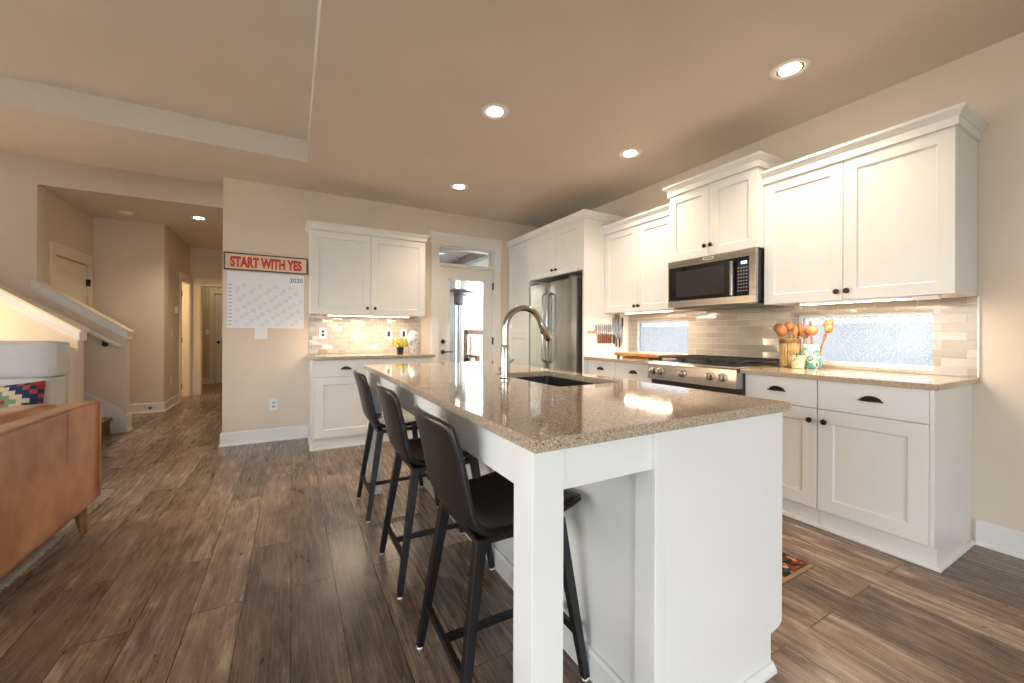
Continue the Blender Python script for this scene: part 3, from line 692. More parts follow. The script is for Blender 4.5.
b2 = base_unit_r('white drawer-over-door base cabinet just right of the stove', 1.174, 1.600, knob_y=1.206, pull_y=1.399)
mb = MB(); mb.box(2.757, 2.785, 1.174, 1.600, 0.0, 0.110); mb.build('toe_board', M['white'], b2)
MB().sweep([(2.757, 1.600), (2.757, 1.1735)], TOEP).build('shoe_moulding', M['trim'], b2)
b3 = base_unit_r('white base cabinet with a cup-pull drawer against the fridge side panel', 2.846, 3.248, knob_y=2.89, pull_y=3.06)
MB().box(2.757, 2.785, 2.846, 3.248, 0, 0.110).build('toe_board', M['white'], b3)
b4 = base_unit_r('white base cabinet with a cup-pull drawer just left of the stove', 2.372, 2.844, knob_y=2.80, pull_y=2.62)
MB().box(2.757, 2.785, 2.372, 2.844, 0, 0.110).build('toe_board', M['white'], b4)

# bar base cabinets (back wall)
fb2 = F('-y', 4.3055)
def base_unit_b(label, x0, x1, knob_x):
    c = empty('base_cabinet', ((x0+x1)/2, 4.30, 0), label, 'base cabinet')
    mb = MB(); mb.box(x0, x1, 4.306, YB-0.001, 0.112, 0.884); mb.box(x0, x1, 4.345, YB-0.001, 0, 0.112); mb.build('carcass', M['white'], c)
    d = slab(fb2, x0+G, x1-G, 0.716, 0.880).build('drawer', M['white'], c); cup_pull(fb2, (x0+x1)/2, 0.795, 0.02, d)
    d = shaker(fb2, x0+G, x1-G, 0.116, 0.712, st=0.075).build('door', M['white'], c); knob(fb2, knob_x, 0.64, 0.02, d)
    MB().box(x0, x1, 4.318, 4.345, 0, 0.110).build('toe_board', M['white'], c)
    return c
b5 = base_unit_b('white drawer-over-door bar base cabinet on the left, below the wall sign', 0.190, 0.765, 0.72)
MB().box(0.172, 0.1895, 4.288, YB-0.001, 0, 0.884).build('end_panel', M['white'], b5)
MB().sweep([(0.172, YB-0.03), (0.172, 4.318), (0.765, 4.318)], TOEP).build('shoe_moulding', M['trim'], b5)
b6 = base_unit_b('white bar base cabinet on the right, mostly behind the island and beside the patio door', 0.767, 1.365, 0.81)

# ---- countertops
def ctop(label, x0, x1, y0, y1, z0=0.885, z1=0.915): 
    return tag(MB().box(x0, x1, y0, y1, z0, z1, bev=0.003).build('countertop', M['quartz']), label, 'countertop')
ctop('speckled tan stone countertop right of the stove, below the wide window', 2.662, XR-0.001, 0.655, 1.603)
ctop('speckled tan stone countertop between the stove and the fridge', 2.662, XR-0.001, 2.369, 3.2485)
ctop('speckled tan stone countertop of the bar under the back wall cabinet', 0.137, 1.395, 4.262, YB-0.001)

# ================================================================== FRIDGE WALL
pc = empty('pantry_cabinet', (2.66, 4.63, 0), 'tall white two-door pantry cabinet in the corner left of the fridge', 'pantry cabinet')
MB().box(2.684, XR-0.001, 4.345, YB-0.001, 0.10, 2.362).build('carcass', M['white'], pc); MB().box(2.72, XR-0.001, 4.345, YB-0.001, 0, 0.10).build('toe_board', M['white'], pc)
fp = F('-x', 2.6835)
shaker(fp, 4.348, YB-0.012, 1.160, 2.360, st=0.07).build('door', M['white'], pc); d = shaker(fp, 4.348, YB-0.012, 0.112, 1.157, st=0.07).build('door', M['white'], pc)
fc = empty('fridge_cabinet', (2.66, 3.79, 1.82), 'white two-door cabinet over the fridge with a full-height side panel', 'fridge cabinet')
MB().box(2.684, XR-0.001, 3.275, 4.3445, 1.826, 2.362).build('carcass', M['white'], fc)
MB().box(2.663, XR-0.001, 3.250, 3.2745, 0, 2.362).build('side_panel', M['white'], fc)
for a, b, ku in ((3.320, 3.776, 3.742), (3.776, 4.300, 3.812)):
    d = shaker(fp, a+G, b-G, 1.830, 2.345, st=0.062).build('door', M['white'], fc); knob(fp, ku, 1.89, 0.02, d)
mb = MB(); mb.box(2.664, 2.6835, 3.276, 3.3185, 1.826, 2.362); mb.box(2.664, 2.6835, 4.3015, 4.3445, 1.826, 2.362); mb.box(2.664, 2.6835, 3.3185, 4.3015, 2.347, 2.362); mb.build('face_frame', M['white'], fc)
MB().sweep([(2.662, YB-0.001), (2.662, 3.249), (XR-0.001, 3.249)], [(o*0.8, 2.363+h*0.88) for o, h in CROWN]).build('crown_moulding', M['white'], fc)

# refrigerator
rf = empty('refrigerator', (2.95, 3.82, 0), 'stainless steel french-door refrigerator in the white cabinet wall', 'refrigerator')
RY0, RY1, RXF = 3.322, 4.275, 2.605
MB().box(2.665, 3.28, RY0+0.003, RY1-0.003, 0.02, 1.760, bev=0.004).build('body', M['dark_steel'], rf)
mid = 3.822
fd = F('-x', 2.664)
def curved_door(y0, y1, z0, z1):
    """door with a softly rounded front, in plan"""
    n = 14; pts = []
    for i in range(n+1):
        a = y0+(y1-y0)*i/n; t = (i/n*2-1); x = RXF+0.012*abs(t)**6
        pts.append((x, a))
    pts = [(2.664, y0)] + pts + [(2.664, y1)]
    return MB().prism(pts, 'z', z0, z1)
for a, b, hy in ((RY0, mid-0.003, mid-0.045), (mid+0.003, RY1, mid+0.045)):
    d = curved_door(a, b, 0.70, 1.745).build('door', M['steel'], rf, smooth=True, angle=30)
    mb = MB(); mb.tube([(RXF+0.0, hy, 0.82), (RXF-0.045, hy, 0.84), (RXF-0.052, hy, 0.87), (RXF-0.052, hy, 1.57), (RXF-0.045, hy, 1.60), (RXF+0.0, hy, 1.62)], 0.013, 12); mb.build('handle', M['chrome'], d, smooth=True)
d = curved_door(RY0, RY1, 0.09, 0.692).build('freezer_drawer', M['steel'], rf, smooth=True, angle=30)
mb = MB(); mb.tube([(RXF, RY0+0.08, 0.62), (RXF-0.05, RY0+0.10, 0.62), (RXF-0.05, RY1-0.10, 0.62), (RXF, RY1-0.08, 0.62)], 0.013); mb.build('handle', M['chrome'], d, smooth=True)
for y in (RY0+0.08, RY1-0.08): MB().box(2.62, 2.72, y-0.05, y+0.05, 1.745, 1.775, bev=0.006).build('hinge_cover', M['dark_steel'], rf)
MB().box(2.63, 2.664, RY0+0.02, RY1-0.02, 0.0, 0.082).build('toe_grille', M['black_plastic'], rf)

# ================================================================== RANGE
rg = empty('gas_range', (2.95, 1.985, 0), 'stainless steel gas range with five knobs and black grates', 'stove')
ya, yb_ = 1.606, 2.366
MB().box(2.70, 3.29, ya, yb_, 0.02, 0.905).build('body', M['dark_steel'], rg)
d = MB().box(2.655, 2.699, ya+0.006, yb_-0.006, 0.20, 0.735, bev=0.004).build('oven_door', M['steel_h'], rg)
MB().box(2.652, 2.6545, ya+0.10, yb_-0.10, 0.30, 0.60).build('oven_window', M['black_glass'], d)
mb = MB(); mb.tube([(2.655, ya+0.05, 0.705), (2.60, ya+0.055, 0.705), (2.60, yb_-0.055, 0.705), (2.655, yb_-0.05, 0.705)], 0.013); mb.build('handle', M['chrome'], d, smooth=True)
MB().box(2.660, 2.699, ya+0.006, yb_-0.006, 0.03, 0.192, bev=0.004).build('warming_drawer', M['steel_h'], rg)
MB().box(2.668, 2.700, ya+0.004, yb_-0.004, 0.737, 0.775).build('vent_gap', M['black_plastic'], rg)
MB().prism([(2.625, 0.778), (2.70, 0.778), (2.70, 0.915), (2.652, 0.915), (2.632, 0.905)], 'y', ya, yb_).build('control_panel', M['steel_h'], rg)
for y in (1.707, 1.800, 2.032, 2.235, 2.305):
    mb = MB(); mb.lathe([(0.031, 0), (0.031, -0.006), (0.024, -0.010), (0.024, -0.032), (0.021, -0.038), (0, -0.038)], (2.631, y, 0.848), 24, 'x'); mb.box(2.578, 2.60, y-0.006, y+0.006, 0.828, 0.868, bev=0.003); mb.build('knob', M['chrome'], rg, smooth=True)
MB().box(2.655, 3.285, ya, yb_, 0.9055, 0.925, bev=0.004).build('cooktop', M['steel_h'], rg)
MB().box(2.72, 3.24, ya+0.03, yb_-0.03, 0.9255, 0.930).build('burner_pan', M['iron'], rg)
for (x, y, r) in ((2.86, 1.75, 0.045), (3.12, 1.75, 0.038), (2.99, 1.986, 0.055), (2.86, 2.22, 0.038), (3.12, 2.22, 0.045)):
    MB().lathe([(r+0.012, 0), (r+0.012, 0.006), (r, 0.008), (r, 0.018), (r*0.4, 0.020), (0, 0.020)], (x, y, 0.9305), 22).build('burner', M['iron'], rg, smooth=True)
for k in range(3):
    g0 = ya+0.03+k*0.2345; g1 = g0+0.228; mb = MB(); zt = 0.965
    for x in (2.725, 2.985, 3.235): mb.box(x-0.006, x+0.006, g0, g1, zt-0.012, zt)
    for y in (g0+0.006, (g0+g1)/2, g1-0.006): mb.box(2.72, 3.24, y-0.006, y+0.006, zt-0.012, zt)
    for x in (2.80, 2.89, 3.07, 3.16): mb.box(x-0.005, x+0.005, g0+0.03, g1-0.03, zt-0.010, zt+0.002)
    for x in (2.725, 3.235):
        for y in (g0+0.006, g1-0.006): mb.box(x-0.006, x+0.006, y-0.006, y+0.006, 0.9305, zt-0.01)
    mb.build('grate', M['iron'], rg)

# ================================================================== MICROWAVE
mw = empty('microwave', (3.08, 1.98, 1.375), 'stainless over-the-range microwave with dark glass door', 'microwave')
my0, my1, mz0, mz1, mxf = 1.607, 2.350, 1.375, 1.7665, 2.852
MB().box(mxf+0.035, XR-0.011, my0+0.002, my1-0.002, mz0+0.02, mz1-0.001).build('body', M['black_plastic'], mw)
fm = F('-x', mxf+0.034)
mb = MB(); fm.box(mb, my0, my1, 0, 0.034, mz1-0.055, mz1); fm.box(mb, my0, my1, 0, 0.034, mz0+0.002, mz0+0.056); fm.box(mb, my0, my0+0.045, 0, 0.034, mz0+0.056, mz1-0.055)
fm.box(mb, my1-0.008, my1, 0, 0.034, mz0+0.056, mz1-0.055); mb.build('front_frame', M['steel_h'], mw, bevel=0.002)
mb = MB(); fm.box(mb, my0+0.176, my1-0.009, 0.0, 0.030, mz0+0.057, mz1-0.056); dd = mb.build('door', M['black_glass'], mw)
mb = MB(); fm.box(mb, my0+0.23, my1-0.08, 0.0301, 0.0315, mz0+0.085, mz1-0.09); w_ = mb.build('door_window', base_mat('smoked_glass', srgb(52, 50, 50), 0.08), dd)
mb = MB(); h0 = mxf-0.03; mb.box(h0, h0+0.014, my0+0.150, my0+0.172, mz0+0.06, mz1-0.075, bev=0.004); mb.box(h0+0.01, mxf+0.006, my0+0.155, my0+0.167, mz0+0.075, mz0+0.095); mb.box(h0+0.01, mxf+0.006, my0+0.155, my0+0.167, mz1-0.11, mz1-0.09)
mb.build('handle', M['chrome'], mw)
mb = MB(); fm.box(mb, my0+0.0455, my0+0.1755, 0, 0.030, mz0+0.057, mz1-0.056); cp = mb.build('control_panel', M['black_glass'], mw)
mb = MB(); fm.box(mb, my0+0.062, my0+0.105, 0.0301, 0.032, mz1-0.105, mz1-0.085); mb.build('display', M['display'], cp)
mb = MB()
for i in range(8):
    for j in range(4): fm.box(mb, my0+0.060+j*0.020, my0+0.070+j*0.020, 0.0301, 0.0315, mz1-0.135-i*0.024, mz1-0.128-i*0.024)
mb.build('keypad', base_mat('keypad_print', srgb(150, 150, 155), 0.5), cp)
mb = MB()
for (a, b, c, d) in ((0, 0.09, 0, 0.004), (0, 0.09, 0.018, 0.022), (0, 0.006, 0, 0.022), (0.084, 0.09, 0, 0.022)): fm.box(mb, 1.925+a, 1.925+b, 0.0341, 0.0365, 1.735+c, 1.735+d)
mb.build('badge', M['plastic'], mw)
mb = MB(); mb.box(mxf+0.05, XR-0.02, my0+0.02, my1-0.02, mz0-0.012, mz0+0.019, bev=0.006)
mb.build('bottom_vent', M['dark_steel'], mw)

# ================================================================== UNDER-CABINET LIGHTS
def strip(label, x0, x1, y0, y1, z, power, box=None):
    t = empty('under_cabinet_light', ((x0+x1)/2, (y0+y1)/2, z), label, 'light strip', 'under-cabinet lights')
    MB().box(x0, x1, y0, y1, z-0.014, z-0.0005).build('housing', M['plastic'], t)
    MB().box(x0+0.003, x1-0.003, y0+0.003, y1-0.003, z-0.0165, z-0.0142).build('lamp_tube', M['led'], t)
    if box: MB().box(*box, bev=0.003).build('driver_box', M['plastic'], t)
    w, d = x1-x0, y1-y0
    lamp('strip_glow', 'AREA', ((x0+x1)/2, (y0+y1)/2, z-0.019), power, WARM, size=w, size_y=d)
    return t
strip('long glowing light strip under the wall cabinet right of the microwave', 2.975, 3.005, 0.84, 1.385, 1.3625, 2.6, (2.975, 3.03, 0.735, 0.835, 1.340, 1.362))
strip('glowing light strip under the wall cabinet between microwave and fridge', 2.975, 3.005, 2.42, 2.98, 1.3725, 2.8)
strip('glowing light strip under the back wall cabinet over the bar', 0.33, 1.19, 4.590, 4.620, 1.3485, 3.0)

# ================================================================== ISLAND
isl = empty('kitchen_island', (1.19, 1.88, 0), 'white panelled kitchen island with a square leg and apron under the stone top', 'kitchen island')
SY0_, SY1_ = 1.415, 2.060
BX0, BX1, BY0, BY1 = 0.885, 1.490, 0.775, 3.010
mb = MB(); mb.box(BX0, BX1-0.021, BY0, SY0_-0.03, 0.118, 0.884); mb.box(BX0, BX1-0.021, SY1_+0.03, BY1, 0.118, 0.884); mb.box(BX0, BX0+0.02, SY0_-0.03, SY1_+0.03, 0.118, 0.884); mb.box(BX1-0.041, BX1-0.021, SY0_-0.03, SY1_+0.03, 0.118, 0.884); mb.box(BX0+0.02, BX1-0.041, SY0_-0.03, SY1_+0.03, 0.118, 0.14); mb.box(BX0, 1.435, BY0, BY1, 0, 0.118); mb.build('carcass', M['white'], isl)
for (ya_, yb2) in ((0.755, 0.7745), (3.0105, 3.03)):   # flat end panels, notched for the toe kick
    MB().prism([(0.907, 0), (0.907, 0.884), (1.509, 0.884), (1.509, 0.142), (1.490, 0.128), (1.440, 0.120), (1.440, 0)], 'y', ya_, yb2).build('end_panel', M['white'], isl)
for (ya_, yb2) in ((0.752, 0.826), (2.955, 3.032)): MB().box(0.866, 0.9055, ya_, yb2, 0, 0.884, bev=0.002).build('corner_stile', M['white'], isl)
for y in (0.7585, 2.9295):
    MB().box(0.476, 0.5635, y, y+0.0875, 0, 0.8845, bev=0.002).build('leg', M['white'], isl)
mb = MB(); mb.box(0.482, 0.502, 0.847, 2.928, 0.775, 0.884); mb.build('apron', M['white'], isl)
for y in (0.765, 2.99): MB().box(0.565, 0.865, y, y+0.02, 0.775, 0.884).build('apron', M['white'], isl)
# base moulding: travel so that outward is to the right
MB().sweep([(0.884, 0.8275), (0.884, 2.954)], [(-o, z) for o, z in [(0, 0), (0.016, 0), (0.016, 0.085), (0.010, 0.095), (0, 0.095)]][::-1]).build('baseboard', M['trim'], isl)
MB().sweep([(1.440, 0.7545), (0.866, 0.7545)], [(-o, z) for o, z in [(0, 0), (0.020, 0), (0.020, 0.010), (0.014, 0.020), (0.006, 0.026), (0, 0.026)]][::-1]).build('shoe_moulding', M['trim'], isl)
MB().sweep([(1.4405, 0.7545), (1.4405, 3.03)], [(o, z) for o, z in [(0, 0), (0.020, 0), (0.020, 0.010), (0.014, 0.020), (0.006, 0.026), (0, 0.026)]]).build('shoe_moulding', M['trim'], isl)
fi = F('+x', BX1-0.0205)
for a, b, kn in ((0.79, 1.30, 1.27), (1.30, 1.76, 1.73), (1.76, 2.20, 1.79), (2.20, 3.0, 2.26)):
    if a != 1.30 and a != 1.76:
        d = slab(fi, a+G, b-G, 0.716, 0.878).build('drawer', M['white'], isl); cup_pull(fi, (a+b)/2, 0.80, 0.02, d); zt = 0.712
    else: zt = 0.878
    d = shaker(fi, a+G, b-G, 0.122, zt, st=0.07).build('door', M['white'], isl); knob(fi, kn, 0.64, 0.02, d)

# stone top with the sink cut-out
IX0, IX1, IY0, IY1 = 0.459, 1.500, 0.724, 3.047; SX0, SX1, SY0, SY1 = 1.022, 1.405, 1.415, 2.060
mb = MB(); zt, zb = 0.915, 0.885
def ringv(x0, x1, y0, y1, z): return [mb.bm.verts.new(p) for p in ((x0, y0, z), (x1, y0, z), (x1, y1, z), (x0, y1, z))]
e = 0.003
O = [ringv(IX0+e, IX1-e, IY0+e, IY1-e, zb), ringv(IX0, IX1, IY0, IY1, zb+e), ringv(IX0, IX1, IY0, IY1, zt-e), ringv(IX0+e, IX1-e, IY0+e, IY1-e, zt)]
I = [ringv(SX0, SX1, SY0, SY1, zb), ringv(SX0, SX1, SY0, SY1, zt)]
for a, b in zip(O, O[1:]):
    for j in range(4): mb.bm.faces.new((a[j], a[(j+1) % 4], b[(j+1) % 4], b[j]))
for j in range(4):
    mb.bm.faces.new((O[3][j], O[3][(j+1) % 4], I[1][(j+1) % 4], I[1][j])); mb.bm.faces.new((I[0][j], I[0][(j+1) % 4], O[0][(j+1) % 4], O[0][j])); mb.bm.faces.new((I[1][j], I[1][(j+1) % 4], I[0][(j+1) % 4], I[0][j]))
tag(mb.build('countertop', M['quartz']), 'large speckled tan stone top of the island, with the sink cut into it', 'countertop')

sink = empty('kitchen_sink', (1.21, 1.74, 0.65), 'dark undermount sink set in the island top', 'sink')
mb = MB(); V = mb.bm.verts; w = 0.008
def rr(x0, x1, y0, y1, z, r, n=5):
    out = []
    for cx_, cy_, a0 in ((x1-r, y1-r, 0), (x0+r, y1-r, 90), (x0+r, y0+r, 180), (x1-r, y0+r, 270)):
        for i in range(n+1): a = math.radians(a0+90*i/n); out.append(V.new((cx_+r*math.cos(a), cy_+r*math.sin(a), z)))
    return out
Rg = [rr(SX0-0.02, SX1+0.02, SY0-0.02, SY1+0.02, 0.8845, 0.02), rr(SX0+0.001, SX1-0.001, SY0+0.001, SY1-0.001, 0.8845, 0.02), rr(SX0+0.004, SX1-0.004, SY0+0.004, SY1-0.004, 0.69, 0.025), rr(SX0+0.03, SX1-0.03, SY0+0.03, SY1-0.03, 0.668, 0.03)]
for a, b in zip(Rg, Rg[1:]):
    k = len(a)
    for j in range(k): mb.bm.faces.new((a[j], a[(j+1) % k], b[(j+1) % k], b[j]))
mb.bm.faces.new(Rg[-1]); ob = mb.build('basin', noise_mat('dark_granite_composite', srgb(38, 38, 42), srgb(52, 52, 56), 200, 0.4), sink, smooth=True)
MB().lathe([(0.0, 0.004), (0.035, 0.004), (0.045, 0.001), (0.046, 0)], (1.21, 1.74, 0.6685), 24).build('drain', M['chrome'], sink, smooth=True)

fa = empty('kitchen_faucet', (0.937, 1.756, 0.915), 'tall brushed-nickel gooseneck faucet on the island beside the sink', 'faucet')
fx0, fy0 = 0.937, 1.756
MB().lathe([(0.030, 0.0005), (0.030, 0.006), (0.024, 0.012), (0.0235, 0.02), (0.0235, 0.165), (0.020, 0.175), (0.0, 0.175)], (fx0, fy0, 0.915), 28).build('body', M['chrome'], fa, smooth=True)
pts = [(fx0, fy0, 1.085), (fx0, fy0, 1.172)]
R_ = 0.108; cxx = fx0+R_
for i in range(1, 17):
    a = PI - (PI*0.90)*i/16; pts.append((cxx+R_*math.cos(a), fy0, 1.172+R_*math.sin(a)))
MB().tube(pts, 0.0165, 18).build('spout', M['chrome'], fa, smooth=True, angle=60)
p_end = Vector(pts[-1]); dr = (Vector(pts[-1])-Vector(pts[-2])).normalized()+Vector((0.18, 0, 0)); dr.normalize()
hd = MB(); hd.tube([p_end, p_end+dr*0.012, p_end+dr*0.03, p_end+dr*0.09, p_end+dr*0.105], [0.0170, 0.0195, 0.0195, 0.0215, 0.0195], 18); hd.build('spray_head', M['chrome'], fa, smooth=True)
MB().obox(p_end+dr*0.05+Vector((-0.019, 0, -0.002)), 0.012, 0.014, 0.034, Matrix.Rotation(-0.25, 4, 'Y'), 0.003).build('spray_button', M['black_plastic'], fa)
mb = MB(); mb.tube([(fx0, fy0+0.018, 0.965), (fx0, fy0+0.045, 0.965)], 0.014, 16); mb.tube([(fx0, fy0+0.042, 0.966), (fx0+0.03, fy0+0.046, 0.985), (fx0+0.075, fy0+0.05, 1.012)], [0.007, 0.005, 0.0045], 10); mb.build('lever', M['chrome'], fa, smooth=True)

# ================================================================== BAR STOOLS
def make_stool():
    r = empty('bar_stool', (0, 0, 0), '', 'bar stool', 'bar stools along the island')
    prof = [(0.218, 0.606), (0.195, 0.606), (0.14, 0.592), (0.04, 0.573), (-0.05, 0.566), (-0.11, 0.567), (-0.146, 0.576), (-0.170, 0.598), (-0.185, 0.635), (-0.199, 0.71), (-0.215, 0.79), (-0.238, 0.868), (-0.252, 0.908)]
    hw = [0.185, 0.203, 0.212, 0.215, 0.215, 0.212, 0.208, 0.203, 0.200, 0.197, 0.195, 0.193, 0.178]
    b = bmesh.new(); nx = 14; rows = []
    P = [Vector((p[0], 0, p[1])) for p in prof]
    for i, p in enumerate(P):
        d = (P[min(i+1, len(P)-1)]-P[max(i-1, 0)]).normalized(); nrm = Vector((d.z, 0, -d.x))  # towards sitter side
        if nrm.x < 0 and i > 7: nrm = -nrm
        if nrm.z < 0 and i <= 7: nrm = -nrm
        row = []
        for j in range(nx+1):
            t = j/nx*2-1; c = -0.020*(1-abs(t)**2.4)
            # rounded upper corners: the top row dips at its ends
            drop = 0.0
            if i == len(P)-1: drop = 0.012*abs(t)**4
            q = p + nrm*c + Vector((0, t*hw[i], -drop)); row.append(b.verts.new(q))
        rows.append(row)
    for i in range(len(rows)-1):
        for j in range(nx): b.faces.new((rows[i][j], rows[i][j+1], rows[i+1][j+1], rows[i+1][j]))
    m = MB(); m.merge(b); sh = m.build('seat_shell', M['black_leather'], r, smooth=True, angle=80)
    so = sh.modifiers.new('thick', 'SOLIDIFY'); so.thickness = 0.026; so.offset = 0; ss = sh.modifiers.new('sub', 'SUBSURF'); ss.levels = 1; ss.render_levels = 1
    # stitched seam where back meets seat edges
    for sd_ in (-1, 1):
        m = MB(); m.tube([Vector((p.x, sd_*(hw[i]+0.001), p.z)) + Vector((0, 0, 0)) for i, p in enumerate(P)][1:12], 0.003, 6)
        m.build('edge_seam', M['black_leather'], r, smooth=True)
    m = MB()
    m.box(-0.14, 0.15, -0.165, -0.135, 0.520, 0.538); m.box(-0.14, 0.15, 0.135, 0.165, 0.520, 0.538); m.box(-0.155, -0.125, -0.165, 0.165, 0.520, 0.540); m.box(0.125, 0.155, -0.165, 0.165, 0.520, 0.566)
    m.build('seat_frame', M['black_metal'], r)
    ft = {}
    for sx in (-1, 1):
        for sy in (-1, 1):
            foot = Vector((sx*0.222+0.0, sy*0.197, 0.008)); top = Vector((sx*0.142, sy*0.150, 0.536))
            l = MB().bar(foot, top, 0.024, 0.024, 0.036, 0.036).build('leg', M['black_metal'], r, bevel=0.002)
            g = MB(); g.lathe([(0.011, 0), (0.012, 0.003), (0.010, 0.008)], (foot.x, foot.y, 0.0), 12); g.build('foot_glide', M['plastic'], l)
            ft[sx, sy] = (foot, top)
    def at(sx, sy, z): f, t = ft[sx, sy]; k = (z-f.z)/(t.z-f.z); return f+(t-f)*k
    m = MB()
    for sx in (-1, 1): m.bar(at(sx, -1, 0.155), at(sx, 1, 0.155), 0.016, 0.026)
    a = (at(-1, -1, 0.155)+at(-1, 1, 0.155))/2; c = (at(1, -1, 0.155)+at(1, 1, 0.155))/2
    m.bar(a, c, 0.016, 0.024, ref=(0, 1, 0)); m.build('footrest', M['black_metal'], r, bevel=0.0015)
    return r
sp = make_stool()
stools = [sp, copy_tree(sp), copy_tree(sp)]
for o, (x, y, lb, rz) in zip(stools, ((0.634, 1.228, 'black leather bar stool nearest the camera, behind the island leg', 0.0), (0.634, 1.930, 'black leather bar stool in the middle of the three', 0.0), (0.630, 2.722, 'black leather bar stool farthest along the island, nearest the bar', 0.0))):
    o.location = (x, y, 0); o.rotation_euler.z = rz; o['label'] = lb

# ================================================================== WALL SIGN, CALENDAR, SWITCHES
def text_mesh(body, cap_h, width, loc, bold=0.0):
    """text facing -y, left edge and baseline at loc"""
    cu = bpy.data.curves.new('t', 'FONT'); cu.body = body; cu.size = 1; cu.offset = bold; cu.extrude = 0.004
    ob = bpy.data.objects.new('t', cu); COL.objects.link(ob); dg = bpy.context.evaluated_depsgraph_get(); me = bpy.data.meshes.new_from_object(ob.evaluated_get(dg)); bpy.data.objects.remove(ob)
    xs = [v.co.x for v in me.vertices]; ys = [v.co.y for v in me.vertices]; x0, x1, y0, y1 = min(xs), max(xs), min(ys), max(ys)
    b = bmesh.new()
    for v in me.vertices: v.co = Vector((loc[0]+(v.co.x-x0)/(x1-x0)*width, loc[1]-(v.co.z+0.004)*0.2, loc[2]+(v.co.y-y0)/(y1-y0)*cap_h))
    b.from_mesh(me); bpy.data.meshes.remove(me); m = MB(); m.merge(b); return m
sg = empty('wall_sign', (-0.226, YB, 1.79), 'long cream sign with red START WITH YES lettering above the calendar', 'sign')
MB().box(-0.595, 0.140, YB-0.014, YB-0.001, 1.797, 1.955).build('face', M['sign_cream'], sg)
mb = MB(); fr0 = F('-y', YB)
for u0, u1, a, b in ((-0.603, 0.148, 1.789, 1.799), (-0.603, 0.148, 1.953, 1.963), (-0.603, -0.593, 1.799, 1.953), (0.138, 0.148, 1.799, 1.953)): fr0.box(mb, u0, u1, 0.001, 0.024, a, b)
mb.build('frame', M['sign_frame'], sg)
text_mesh('START WITH YES', 0.112, 0.640, (-0.550, YB-0.0142, 1.819), 0.05).build('lettering', M['sign_red'], sg)

cal = empty('wall_calendar', (-0.23, YB, 1.197), 'large white 2020 year calendar sheet on the wall under the sign', 'calendar')
import datetime
mb = MB(); V = mb.bm.verts; y_ = YB-0.004; gx0_, gx1_, gz0_, gz1_ = -0.508, 0.100, 1.212, 1.655
us_ = [-0.578, -0.568, -0.534] + [gx0_+(gx1_-gx0_)*i/31 for i in range(32)] + [0.113]; zs_ = [1.197]
for i in range(12): zz = gz0_+(gz1_-gz0_)*i/12; hh = (gz1_-gz0_)/12; zs_ += [zz, zz+0.0012, zz+hh*0.42, zz+hh*0.66]
zs_ += [gz1_, 1.775]
vg = [[V.new((u, y_, z)) for z in zs_] for u in us_]; mats_ = []
for i in range(len(us_)-1):
    for j in range(len(zs_)-1):
        f = mb.bm.faces.new((vg[i][j], vg[i+1][j], vg[i+1][j+1], vg[i][j+1]))
        row, sub = divmod(j-1, 4); mi = 0
        if 0 <= j-1 < 48:
            day = i-2; mth_ = 12-row
            try: wd = datetime.date(2020, mth_, day).weekday() if 1 <= day <= 31 else 0
            except ValueError: wd = 0
            if wd >= 5: mi = 1
            if i == 1 and sub == 2: mi = 2
            if i >= 1 and sub == 0 and i < len(us_)-2: mi = 1
        f.material_index = mi
bk = [V.new((u, YB-0.001, z)) for u, z in ((-0.578, 1.197), (0.113, 1.197), (0.113, 1.775), (-0.578, 1.775))]
mb.bm.faces.new(bk[::-1])
rim = [[r_[0] for r_ in vg], vg[-1], [r_[-1] for r_ in vg][::-1], vg[0][::-1]]
for q, (p0_, p1_) in zip(rim, ((0, 1), (1, 2), (2, 3), (3, 0))): mb.bm.faces.new([bk[p0_]] + q + [bk[p1_]])
mb.build('sheet', [M['paper'], M['grey_print'], M['light_print']], cal)
text_mesh('2020', 0.046, 0.122, (-0.022, YB-0.0042, 1.692), 0.004).build('year_text', M['text_grey'], cal)

def plate(name, fr, u, z, w, h, label, cat, kind='switch', dark=False, gangs=1):
    t = empty(name, fr.pt(u, 0, z), label, cat)
    n0 = 0.001
    mb = MB(); fr.box(mb, u-w/2, u+w/2, n0, 0.006, z-h/2, z+h/2, bev=0.0015); mb.build('cover_plate', M['plastic'], t)
    mb = MB()
    for g in range(gangs):
        uc = u+(g-(gangs-1)/2)*0.046
        if kind == 'switch': fr.box(mb, uc-0.016, uc+0.016, 0.006, 0.010, z-0.033, z+0.033, bev=0.001)
        else:
            for dz in (-0.02, 0.02): fr.box(mb, uc-0.015, uc+0.015, 0.006, 0.0085, z+dz-0.013, z+dz+0.013, bev=0.003)
    mb.build('rocker' if kind == 'switch' else 'socket', M['black_plastic'] if dark else M['light_print'] if kind != 'switch' else M['plastic'], t)
    return t
plate('light_switch', fr0, -0.283, 1.140, 0.115, 0.115, 'white double light switch plate just below the calendar', 'light switch', gangs=2)
plate('wall_outlet', fr0, -0.168, 0.385, 0.075, 0.118, 'white outlet low on the wall between hall corner and bar cabinet', 'outlet', 'outlet')
fr9 = F('-y', YB-0.009)
plate('wall_outlet', fr9, 0.304, 1.146, 0.078, 0.118, 'white outlet with black sockets at the left of the bar backsplash', 'outlet', 'outlet', dark=True)
plate('light_switch', fr9, 1.020, 1.140, 0.078, 0.118, 'white plate with black rocker on the bar backsplash, left of the yellow flowers', 'light switch', dark=True)
plate('light_switch', fr9, 1.200, 1.140, 0.078, 0.118, 'white plate with black rocker half behind the patterned vase', 'light switch', dark=True)
plate('light_switch', fh, 7.924, 1.14, 0.075, 0.118, 'small light switch on the shaded hall wall beside the hall door', 'light switch')
